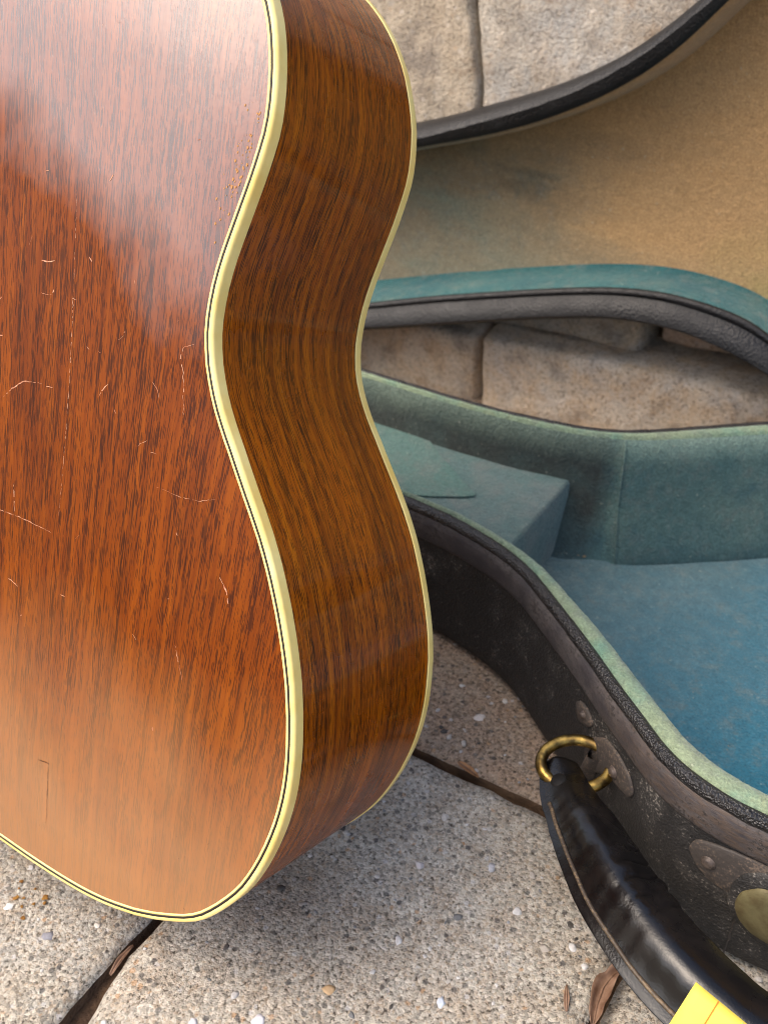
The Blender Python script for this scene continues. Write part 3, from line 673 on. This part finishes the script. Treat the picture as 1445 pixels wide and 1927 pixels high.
# compartment box under the neck
bm = bmesh.new()
xs_ = [-.70, -.60, -.5, -.40, -.33, -.30, -.275, -.25, -.235, -.2205]
def yb(x): return np.interp(x, hn[:, 0], hn[:, 1]) - .001 + .0095, np.interp(x, hf[:, 0], hf[:, 1]) + .0045
top_n = []; V = []; F = []
prof = [(0, .0095), (0, .0585), (.0012, .0606), (.0035, .0615)]
for x in xs_:
    y0, y1 = yb(x); y0 -= .010; y1 += .001
    for j in range(9): V.append((x, y0 + (y1 - y0) * j / 8 - .533, .0615 + .0006 * noise.noise((x * 40, j, 1))))
n9 = 9
for i in range(len(xs_) - 1):
    for j in range(8): F.append((i * n9 + j, (i + 1) * n9 + j, (i + 1) * n9 + j + 1, i * n9 + j + 1))
last = (len(xs_) - 1) * n9
prev = [last + j for j in range(9)]
for (dx, z) in [(.0018, .0607), (.0026, .0585), (.0030, .03), (.0036, .008)]:
    cur = []
    for j in range(9):
        v = V[last + j]; V.append((v[0] + dx, v[1], z)); cur.append(len(V) - 1)
    for j in range(8): F.append((prev[j], cur[j], cur[j + 1], prev[j + 1]))
    prev = cur
box = link('compartment_box', V, F, MAT_FELT_BOX, case)
fl = [(-.40, .5), (-.40, .607), (-.345, .605), (-.318, .582), (-.285, .558), (-.2672, .5465), (-.2665, .5435), (-.272, .5385), (-.292, .5265), (-.33, .510)]
n = len(fl); V = [(x, y - .533, .0632) for x, y in fl] + [(x * 1.002, y - .533, .0608) for x, y in fl]
link('box_flap', V, [tuple(range(n))[::-1]] + [(i, (i + 1) % n, n + (i + 1) % n, n + i) for i in range(n)], mat_felt('green_felt_flap', lin(82, 106, 99), lin(74, 104, 96), lin(98, 106, 100)), box, False)
# loose crumbs and lint in the lining
V = []; F = []; rg = random.Random(21)
def crumb(x, y, z, r):
    b = len(V); a_ = rg.uniform(0, 6.28); ca, sa = math.cos(a_), math.sin(a_); e = rg.uniform(.35, .8)
    for q in iv[:]:
        d = 1 + .5 * noise.noise(q * 1.5 + Vector((x * 900, y * 900, 0))); px, py = q.x * r * d, q.y * r * e * d
        V.append((x + px * ca - py * sa, y - .533 + px * sa + py * ca, z + q.z * r * .5))
    for f in iff: F.append([b + i for i in f])
for i in range(46):
    x = rg.uniform(-.212, .02) if i > 12 else rg.uniform(-.215, -.18)
    yf = np.interp(x, hf[:, 0], hf[:, 1]) - .0125 - abs(rg.gauss(0, .002)); crumb(x, yf, .0105, rg.uniform(.0006, .0018))
for i in range(26): crumb(rg.uniform(-.2, .02), rg.uniform(.4, .62), .0108, rg.uniform(.0002, .0005))
o = link('crumbs', V, F, mat_simple('crumb', lin(150, 132, 104), .9, .1, var=(lin(110, 92, 70), 500)), case); o['kind'] = 'stuff'
# seam where the body padding starts on the far wall
sx = -.1905; sy = float(np.interp(sx, hf[:, 0], hf[:, 1]))
i0 = min(range(len(ring)), key=lambda i: abs(ring[i, 0] - sx) + (9 if ring[i, 1] < .533 else 0)); RN0 = normals2(ring)[i0]
V, F = tube([(ring[i0, 0] + RN0[0] * (o_ - .0006), ring[i0, 1] + RN0[1] * (o_ - .0006) - .533, z) for o_, z in wallprof(i0)], .0007, 6)
link('lining_seam', V, F, MAT_FELT_WALL, case)
# felt fibres standing up along the pale edge and scattered over the lining
V = []; F = []; rg = random.Random(31); RN = normals2(ring)
for i in range(len(ring)):
    if not (-.36 < ring[i, 0] < .04): continue
    for q in range(26):
        t = rg.random(); o_ = -stripw(i) * rg.random(); j2 = (i + 1) % len(ring)
        x = ring[i, 0] * (1 - t) + ring[j2, 0] * t + RN[i, 0] * o_; y = ring[i, 1] * (1 - t) + ring[j2, 1] * t + RN[i, 1] * o_
        d = Vector((rg.gauss(0, 1), rg.gauss(0, 1), rg.uniform(.1, .9))).normalized() * rg.uniform(.0008, .0022)
        s_ = d.cross(Vector((rg.gauss(0, 1), rg.gauss(0, 1), rg.gauss(0, 1)))).normalized() * .00006; b = len(V)
        p = Vector((x, y - .533, .1008)); V += [p - s_, p + s_, p + d]; F.append((b, b + 1, b + 2))
o = link('felt_fuzz', V, F, MAT_FELT_EDGE, case, False); o['kind'] = 'stuff'

# lid, in its own frame: x along, y up the lid, z towards the viewer
YH, TAU = .735, R(3)
lid = bpy.data.objects.new('lid', None); COL.objects.link(lid); lid.parent = case
lid.matrix_local = Matrix(((1, 0, 0, 0), (0, math.sin(TAU), -math.cos(TAU), YH - .533), (0, math.cos(TAU), math.sin(TAU), .1), (0, 0, 0, 1)))
CA, SA = .961, .277
def ax(L): return [((x + .42) * CA + (y - .067) * SA, -(x + .42) * SA + (y - .067) * CA) for x, y in L]
TOP_OUT = ax([(-.4329, .1461), (-.3896, .1613), (-.3409, .1788), (-.3027, .1954), (-.2714, .2135), (-.2463, .2319), (-.2279, .2486), (-.2139, .2621)])
TOP_IN = ax([(-.4325, .1386), (-.3766, .1541), (-.331, .17), (-.2849, .1919), (-.251, .2136), (-.2288, .2334), (-.2132, .2497), (-.2065, .2626)])
BOT_IN = ax([(-.4728, -.0033), (-.4186, .0137), (-.3655, .0282), (-.316, .0415), (-.2581, .0555), (-.2143, .0612), (-.1816, .0593), (-.1539, .0557), (-.1297, .0504)])
BOT_OUT = ax([(-.4751, -.0262), (-.3897, -.0015), (-.3135, .0203), (-.255, .0346), (-.2211, .0375), (-.1881, .0371), (-.1548, .0293), (-.1231, .0208)])
BOT_BACK = ax([(-.4892, .0009), (-.4188, .0213), (-.3647, .0358), (-.2901, .0545), (-.2433, .0632), (-.2094, .0654), (-.176, .063), (-.1438, .0576)])
CONT = [(.30, .156), (.34, .184), (.38, .202), (.42, .208), (.47, .200), (.54, .182), (.60, .186), (.68, .212), (.76, .216), (.82, .196)]
def wfun(L, off, sign):
    L = sorted([(s, sign * d) for s, d in L]); L = [(-.7, L[0][1])] + L + [(s, d - off) for s, d in CONT if s > L[-1][0] + .025]
    return np.array(L)
SS = np.concatenate([np.linspace(-.33, .83, 240)])
def ev(L):
    y = np.interp(SS, L[:, 0], L[:, 1]); k_ = np.exp(-.5 * (np.arange(-9, 10) / 3.2) ** 2); k_ /= k_.sum()
    y = np.convolve(np.pad(y, 9, 'edge'), k_, 'valid')
    e = np.minimum(1, np.minimum((SS + .335) / .03, (.835 - SS) / .06)); return y * np.sqrt(np.clip(1 - (1 - e) ** 2, 0.01, 1))
to, ti, bi, bo, bb = ev(wfun(TOP_OUT, 0, 1)), ev(wfun(TOP_IN, .009, 1)), ev(wfun(BOT_IN, .02, -1)), ev(wfun(BOT_OUT, 0, -1)), ev(wfun(BOT_BACK, .03, -1))
def lw(s, d, z): 
    x = -.42 + s * CA - d * SA; y = .067 + s * SA + d * CA; return (x, y, z)
def band(rows_):
    """rows_: list of (array of d, z) ; makes an open strip along SS"""
    V = []; F = []; k_ = len(rows_)
    for i, s in enumerate(SS):
        for d, z in rows_: V.append(lw(s, d[i], z))
    for i in range(len(SS) - 1):
        for j in range(k_ - 1): F.append((i * k_ + j, (i + 1) * k_ + j, (i + 1) * k_ + j + 1, i * k_ + j + 1))
    return V, F
nz_ = np.array([noise.noise((s * 90, 0, 0)) * .0006 for s in SS])
def merge(*parts):
    V = []; F = []
    for v, f in parts:
        b = len(V); V += v; F += [tuple(i + b for i in q) for q in f]
    return V, F
V, F = merge(band([(to + .010, -.055), (to + .0098, -.03), (to + .008, -.012), (to + .0035 + nz_, -.0025), (to + nz_, 0)]),
             band([(-bo, .0055), (-bo - .004, -.002), (-bo - .006, -.03), (-bo - .006, -.055)]))
link('lid_side', V, F, MAT_LIDRIM, lid)
V, F = merge(band([(to + nz_ + .0004, -.0004), (to - .0003 + nz_, .0005), (to - .0008 + nz_, .0004), ((to * .5 + ti * .5), -.0010), (ti + .0008, -.0022), (ti, -.004), (ti - .0005, -.012)]),
             band([(-bi + .0004, -.010), (-bi, -.002), (-bi - .001, 0), ((-bi * .78 - bo * .22), .0012), ((-bi * .76 - bo * .24), -.0004), ((-bi * .74 - bo * .26), .0018), (-bo * .96 - bi * .04, .0072), (-bo + .0004, .0072), (-bo, .0055)]))
link('lid_rim', V, F, MAT_LIDRIM, lid)
V, F = band([(ti + .0002, -.0040), (ti - .0012, -.0055), (ti - .003, -.015), (ti - .004, -.05)])
link('lid_edge_felt', V, F, MAT_FELT_LID, lid)
mid = -bi * .45 - bb * .55
V, F = band([(-bb + .0015, -.0495), (-bb - .001, -.0475), (mid, -.026), (-bi + .0006, -.005), (-bi - .0004, -.002)])
link('lid_lip_lining', V, F, MAT_FELT_TEAL, lid)
rws = []
lo, hi_ = -bb, ti - .003
for j in range(15):
    t = j / 14; rws.append((lo * (1 - t) + hi_ * t, -.0495 - .006 * math.sin(math.pi * t)))
V, F = band(rws)
V = [(v[0], v[1], v[2] + .0009 * noise.noise((v[0] * 22, v[1] * 22, 6))) for v in V]
link('lid_lining', V, F, MAT_FELT_LID, lid)
V, F = band([(to + .010, -.055), (to * .7 - bo * .3, -.0585), (to * .3 - bo * .7, -.0585), (-bo - .006, -.055)]); link('lid_back', V, F, MAT_SHELL, lid)

# fittings on the near side of the shell
nearx = np.array(sorted([tuple(p) for p in ring if p[1] < .45], key=lambda p: p[0]))
def sidept(x, z, off):
    y = np.interp(x, nearx[:, 0], nearx[:, 1]); dy = (np.interp(x + .003, nearx[:, 0], nearx[:, 1]) - np.interp(x - .003, nearx[:, 0], nearx[:, 1])) / .006
    n_ = np.array([dy, -1]); n_ /= np.linalg.norm(n_); q = np.array([x, y]) + n_ * (.0062 + off); return Vector((q[0], q[1] - .533, z))
def sidedir(x):
    dy = (np.interp(x + .003, nearx[:, 0], nearx[:, 1]) - np.interp(x - .003, nearx[:, 0], nearx[:, 1])) / .006
    return Vector((dy, -1, 0)).normalized()
def patch(name, poly, th, mat, parent, bulge=.0008):
    P = gsmooth(resample(poly, .0022, True), .9, True); n = len(P); c = P.mean(0)
    V = []; F = []
    rings_ = [(1.0, .0002), (1.0, th * .7), (.95, th), (.6, th + bulge * .6), (.25, th + bulge)]
    for s_, h in rings_:
        for p in P:
            q = c + (p - c) * s_; V.append(sidept(q[0], q[1], h))
    for r_ in range(len(rings_) - 1):
        for i in range(n): F.append((r_ * n + i, r_ * n + (i + 1) % n, (r_ + 1) * n + (i + 1) % n, (r_ + 1) * n + i))
    F.append(tuple((len(rings_) - 1) * n + i for i in range(n)))
    return link(name, V, F, mat, parent)
def rivet(x, z, r, off, parent):
    nd = sidedir(x); t = Vector((-nd.y, nd.x, 0)); up = Vector((0, 0, 1)); c = sidept(x, z, off); V = []; F = []; n = 16
    for (s_, h) in [(1.25, 0), (1.2, .0006), (1.0, .0007), (.98, .0012), (.8, .0018), (.4, .0022)]:
        for i in range(n):
            a_ = 2 * math.pi * i / n; V.append(c + t * (math.cos(a_) * r * s_) + up * (math.sin(a_) * r * s_) + nd * h)
    for q in range(5):
        for i in range(n): F.append((q * n + i, q * n + (i + 1) % n, (q + 1) * n + (i + 1) % n, (q + 1) * n + i))
    F.append(tuple(5 * n + i for i in range(n)))
    return link('rivet', V, F, MAT_RIVET, parent)
TAB1 = [(-.1062, .0512), (-.100, .062), (-.0935, .0695), (-.0832, .0702), (-.0744, .0671), (-.0700, .0605), (-.0720, .0545), (-.0790, .0520), (-.0855, .0505), (-.0943, .0429), (-.1014, .0312), (-.1062, .036)]
t1 = patch('handle_tab', TAB1, .0016, MAT_TAB, case); rivet(-.0836, .0582, .0028, .0022, t1)
t0 = patch('handle_tab', [(-.1188, .0643), (-.115, .0695), (-.1085, .0700), (-.1030, .0660), (-.1068, .0591), (-.1153, .055)], .0014, MAT_TAB, case); rivet(-.1105, .0645, .0022, .0018, t0)
TAB2 = [(-.0400, .0623), (-.0375, .0700), (-.0300, .0740), (-.0200, .0765), (-.0080, .0770), (.004, .072), (.004, .055), (-.010, .0505), (-.0186, .0490), (-.0274, .0497), (-.035, .0545)]
t2 = patch('handle_tab', TAB2, .0016, MAT_TAB, case); rivet(-.0295, .0622, .0029, .0022, t2)
lat = patch('latch', [(-.0184, .046), (-.0184, .058), (-.015, .068), (-.008, .0735), (.006, .0745), (.022, .070), (.026, .052), (.022, .034), (.008, .026), (-.006, .030), (-.0150, .037)], .0034, MAT_SHELL, case, .0004)
patch('latch_plate', [(-.0150, .047), (-.0140, .057), (-.007, .0655), (.006, .0675), (.018, .063), (.021, .05), (.017, .037), (.006, .031), (-.006, .034), (-.0125, .040)], .0050, MAT_PLATE, lat, .0003)
V = []; F = []
for i in range(14):
    z = .004 + .036 * i / 13; x = -.0131 + .0006 * noise.noise((z * 200, 0, 0)); V += [sidept(x - .0003, z, .0009), sidept(x + .0005, z, .0001)]
for i in range(13): F.append((2 * i, 2 * i + 1, 2 * i + 3, 2 * i + 2))
link('shell_seam', V, F, MAT_TAB, shell)

# handle: padded strap with a stitched flange on its outer edge, hanging from a brass ring
HC = [(-.1190, .3590, .0500), (-.1140, .3510, .0500), (-.1072, .3420, .0508), (-.0966, .3305, .0535), (-.0817, .3146, .0555), (-.0632, .2960, .0570), (-.0473, .2840, .0580), (-.0342, .2745, .0590), (-.0188, .2665, .0600), (.0011, .2600, .0600), (.03, .256, .059), (.06, .258, .057), (.085, .268, .054), (.1, .28, .051)]
hp = gsmooth(resample(HC, .0013), 3.4) - np.array([0, .533, 0]); nh = len(hp)
hl = np.r_[0, np.cumsum(np.linalg.norm(np.diff(hp, axis=0), axis=1))]; HL = hl[-1]
view = Vector((0, -.25, .8)).normalized()
V = []; F = []; NS = 40; mi = []
fV = []; fF = []
wpts = [(0, .0060), (.003, .0092), (.008, .0105), (.02, .0118), (.034, .0128), (.045, .0150), (.07, .0172), (.095, .0185), (.13, .0185), (HL - .04, .015), (HL, .0115)]
tpts = [(0, .0022), (.014, .0028), (.030, .0060), (.046, .0098), (.07, .0122), (.10, .0128), (.13, .0125), (HL - .03, .008), (HL, .0025)]
for i in range(nh):
    p = Vector(hp[i]); t = Vector(hp[min(i + 1, nh - 1)] - hp[max(i - 1, 0)]).normalized()
    upv = (Vector((.05, -.28, .95)) - t * t.dot(Vector((.05, -.28, .95)))).normalized(); lat_ = t.cross(upv)      # lat_ points to the case side or outwards
    if lat_.dot(Vector((.6, .8, 0))) < 0: lat_ = -lat_
    W_ = float(np.interp(hl[i], *zip(*wpts))); T_ = float(np.interp(hl[i], *zip(*tpts)))
    for k_ in range(NS):
        a_ = 2 * math.pi * k_ / NS; cx_, sx_ = math.cos(a_), math.sin(a_)
        x = W_ * cx_ + W_ * .12; z = T_ * sx_
        if sx_ > 0: z = T_ * (.25 * sx_ + 1.05 * (1 - abs(min(1, abs(cx_ + .12) / 1.12)) ** 1.45))
        if cx_ < -.55:                                            # flange: squeeze thin towards the outer edge
            q = (-cx_ - .55) / .45; z *= 1 - .78 * q ** .6; x -= .0035 * q * min(1, hl[i] / .03)
        wr = 0
        if .055 < hl[i] < .135 and cx_ > -.2 and sx_ > -.3:        # creases across the inner bend
            g_ = math.exp(-((hl[i] - .092) / .022) ** 2) * max(0, min(1, (cx_ + .25) / .6))
            ph = hl[i] * 680 + 2.4 * noise.noise((hl[i] * 80, cx_ * 2, 0)) + cx_ * 2.2
            wr = -.0024 * g_ * (abs(math.sin(ph * .5)) ** .5 < .55) * (1 - abs(math.sin(ph * .5)) / .31 if abs(math.sin(ph * .5)) < .31 else 0)
            wr += .0012 * g_ * noise.noise((hl[i] * 160, a_ * 2, 3))
        if -.80 < cx_ < -.30 and sx_ > 0 and .03 < hl[i] < HL - .03:   # stitch dimples beside the flange
            wr += -.0004 * (.6 + .6 * math.sin(hl[i] * 620 + 1.5 * noise.noise((hl[i] * 40, 1, 0))) + noise.noise((hl[i] * 120, 0, 5))) * (1 - abs(cx_ + .55) / .25)
        d_ = .0003 * noise.noise((hl[i] * 60, a_ * 1.2, 1))
        x += (wr + d_) * cx_; z += (wr + d_) * sx_ * 1.2
        V.append(p + lat_ * x + upv * z)
    mi_row = 0
for i in range(nh - 1):
    for k_ in range(NS):
        k2 = (k_ + 1) % NS; F.append((i * NS + k_, i * NS + k2, (i + 1) * NS + k2, (i + 1) * NS + k_))
        am = 2 * math.pi * (k_ + .5) / NS; mi.append(0)
F.append(tuple(range(NS))[::-1]); F.append(tuple((nh - 1) * NS + k_ for k_ in range(NS))); mi += [0, 0]
handle = link('handle', V, F, [MAT_HANDLE, MAT_FLANGE], case, matidx=mi)
for q in F[-2:]: pass
# rolled tan edge line of the flange
ed = [Vector(V[i * NS + NS // 2 - 4]) for i in range(22, nh - 3)]
tv, tf = tube([p + Vector((0, -.0001, .0003)) for p in ed], .0010, 8); link('handle_piping', tv, tf, MAT_FLANGE, handle)
# eyelet hole the ring passes through
ie = int(np.argmin(np.abs(hl - .017))); ke = NS // 4 + 2
pe = Vector(V[ie * NS + ke]); te = (Vector(V[(ie + 3) * NS + ke]) - Vector(V[(ie - 3) * NS + ke])).normalized(); le = (Vector(V[ie * NS + ke - 2]) - Vector(V[ie * NS + ke + 2])).normalized(); ne = le.cross(te).normalized()
if ne.z < 0: ne = -ne
EV = [pe + ne * .0004] + [pe + te * (.0042 * math.cos(q / 18 * 6.2832)) + le * (.0030 * math.sin(q / 18 * 6.2832)) + ne * .0006 for q in range(18)] + [pe + te * (.0056 * math.cos(q / 18 * 6.2832)) + le * (.0042 * math.sin(q / 18 * 6.2832)) - ne * .0004 for q in range(18)]
EF = [(0, 1 + q, 1 + (q + 1) % 18) for q in range(18)] + [(1 + q, 19 + q, 19 + (q + 1) % 18, 1 + (q + 1) % 18) for q in range(18)]
link('eyelet', EV, EF, MAT_BLACKHOLE, handle)
# brass ring through the end of the strap and the leather loop
rc = Vector((-.1085, .3592 - .533, .0530)); nrm = Vector((.05, -.22, .90)).normalized()
e1 = (Vector((.9, .45, .25)) - nrm * nrm.dot(Vector((.9, .45, .25)))).normalized(); e2 = nrm.cross(e1)
def torus(c, e1, e2, a_, b_, r, name, mat, parent, n=48, m_=12):
    V = []; F = []; nn = e1.cross(e2).normalized()
    for i in range(n):
        t = 2 * math.pi * i / n; q = c + e1 * (a_ * math.cos(t)) + e2 * (b_ * math.sin(t)); rd = (e1 * (math.cos(t) / a_) + e2 * (math.sin(t) / b_)).normalized()
        for j in range(m_):
            u_ = 2 * math.pi * j / m_; V.append(q + rd * (r * math.cos(u_)) + nn * (r * math.sin(u_)))
    for i in range(n):
        for j in range(m_): F.append((i * m_ + j, ((i + 1) % n) * m_ + j, ((i + 1) % n) * m_ + (j + 1) % m_, i * m_ + (j + 1) % m_))
    return link(name, V, F, mat, parent)
torus(rc, e1, e2, .0180, .0140, .0031, 'handle_ring', MAT_BRASS, handle)
# leather loop holding the ring on the case
V = []; F = []
for i in range(9):
    t = i / 8; z = .033 + .020 * t
    for j in range(9):
        a_ = math.pi * j / 8; x = -.1015 + .0045 * t - .004 + .008 * (j / 8); V.append(sidept(x, z, .001 + .0058 * math.sin(a_)))
for i in range(8):
    for j in range(8): F.append((i * 9 + j, i * 9 + j + 1, (i + 1) * 9 + j + 1, (i + 1) * 9 + j))
link('ring_loop', V, F, MAT_TAB, t1)

# ------------------------------------------------------------------ small loose things
# yellow ruled note lying on the handle
A0, B0, C0 = Vector((-.0175, .2693, .0745)), Vector((-.0210, .2467, .0720)), Vector((.0043, .2632, .0735))
k_sc = (CAM_H - .0745) / (CAM_H - .06)
note = thing('paper_note', 'yellow ruled paper note with a red margin line, lying on the black handle', 'paper', (A0.x, A0.y, A0.z))
A0 = Vector((-.0169, .2600, .0745)); e_l = Vector((-.0034, -.0222, -.0008)).normalized(); e_w = Vector((.0219, -.006, -.0004)).normalized()
V = []; F = []
for j in range(13):
    for i in range(13):
        q = e_w * (.050 * i / 12) + e_l * (.050 * j / 12) + Vector((0, 0, .0012 * math.sin(i / 12 * 3.0) * math.sin(j / 12 * 2.2))); V.append(q)
for j in range(12):
    for i in range(12): F.append((j * 13 + i, (j + 1) * 13 + i, (j + 1) * 13 + i + 1, j * 13 + i + 1))
note.location = A0
pp = link('sheet', V, F, MAT_PAPER, note)
so = pp.modifiers.new('thickness', 'SOLIDIFY'); so.thickness = .0003
def rule(u0, u1, v0, v1, wd, mat, name):
    a_ = e_w * u0 + e_l * v0; b_ = e_w * u1 + e_l * v1; d = (b_ - a_).normalized(); s_ = d.cross(Vector((0, 0, 1))).normalized() * wd; V = []; F = []
    for i in range(13):
        t = i / 12; uu = u0 + (u1 - u0) * t; v_ = v0 + (v1 - v0) * t
        q = a_.lerp(b_, t) + Vector((0, 0, .0012 * math.sin(uu / .05 * 3.0) * math.sin(v_ / .05 * 2.2) + .00035)); V += [q - s_, q + s_]
    for i in range(12): F.append((2 * i, 2 * i + 1, 2 * i + 3, 2 * i + 2))
    link(name, V, F, mat, note, False)
rule(.0105, .0105, .0005, .049, .00022, MAT_RED, 'margin_line')
for k_ in range(3): rule(.0215 + .007 * k_, .0215 + .007 * k_, .001, .049, .00016, MAT_GREEN, 'rule_line')

def leaf(name, label, pts, width, mat, curl, z0, lift=0):
    P = resample(pts, .002); n = len(P); base = Vector((P[0][0], P[0][1], z0)); t_ = thing(name, label, 'leaf', base)
    T_ = np.gradient(P, axis=0); T_ /= np.linalg.norm(T_, axis=1)[:, None]; V = []; F = []
    for i in range(n):
        s_ = i / (n - 1); wd = width * (math.sin(math.pi * min(1, .06 + s_ * .94)) ** .8) * (1 + .25 * noise.noise((s_ * 6, width * 900, 0)))
        for j in range(7):
            q = (j - 3) / 3; x = P[i, 0] - T_[i, 1] * wd * q; y = P[i, 1] + T_[i, 0] * wd * q
            z = z0 + curl * width * (q * q) * (1 + .4 * noise.noise((s_ * 5, q, 2))) + lift * math.sin(math.pi * s_) + .0008 * noise.noise((s_ * 9, q * 2, 7))
            V.append(Vector((x, y, z)) - base)
    for i in range(n - 1):
        for j in range(6): F.append((i * 7 + j, (i + 1) * 7 + j, (i + 1) * 7 + j + 1, i * 7 + j + 1))
    o = link('blade', V, F, mat, t_); sm = o.modifiers.new('thickness', 'SOLIDIFY'); sm.thickness = .0003
    sv_, sf_ = tube([Vector((P[i, 0], P[i, 1], z0 + lift * math.sin(math.pi * i / (n - 1)) + .0003)) - base for i in range(n)], .0005, 5)
    link('midrib', sv_, sf_, MAT_LEAF, t_)
leaf('dry_leaf', 'curled brown dry leaf in the joint left of the black handle', [(-.0535, .2640), (-.0555, .2740), (-.0562, .2830), (-.0545, .2920), (-.0520, .2985)], .0042, MAT_LEAF, .9, .0012, .002)
leaf('dry_leaf', 'pale tan leaf scrap wedged in the joint behind the guitar', [(-.1815, .3700), (-.1740, .3678), (-.1660, .3660)], .0022, MAT_LEAF2, .5, .0008, .001)
leaf('dry_leaf', 'narrow brown leaf strip wedged in the joint below the guitar', [(-.2602, .1660), (-.2614, .1740), (-.2619, .1830)], .0013, MAT_LEAF, 1.2, -.0035, .001)
leaf('dry_leaf', 'tiny rust-brown leaf tip in the front paver joint by the picture edge', [(-.0665, .2640), (-.0690, .2700), (-.0715, .2760)], .0012, MAT_LEAF, .6, .0008, .0005)
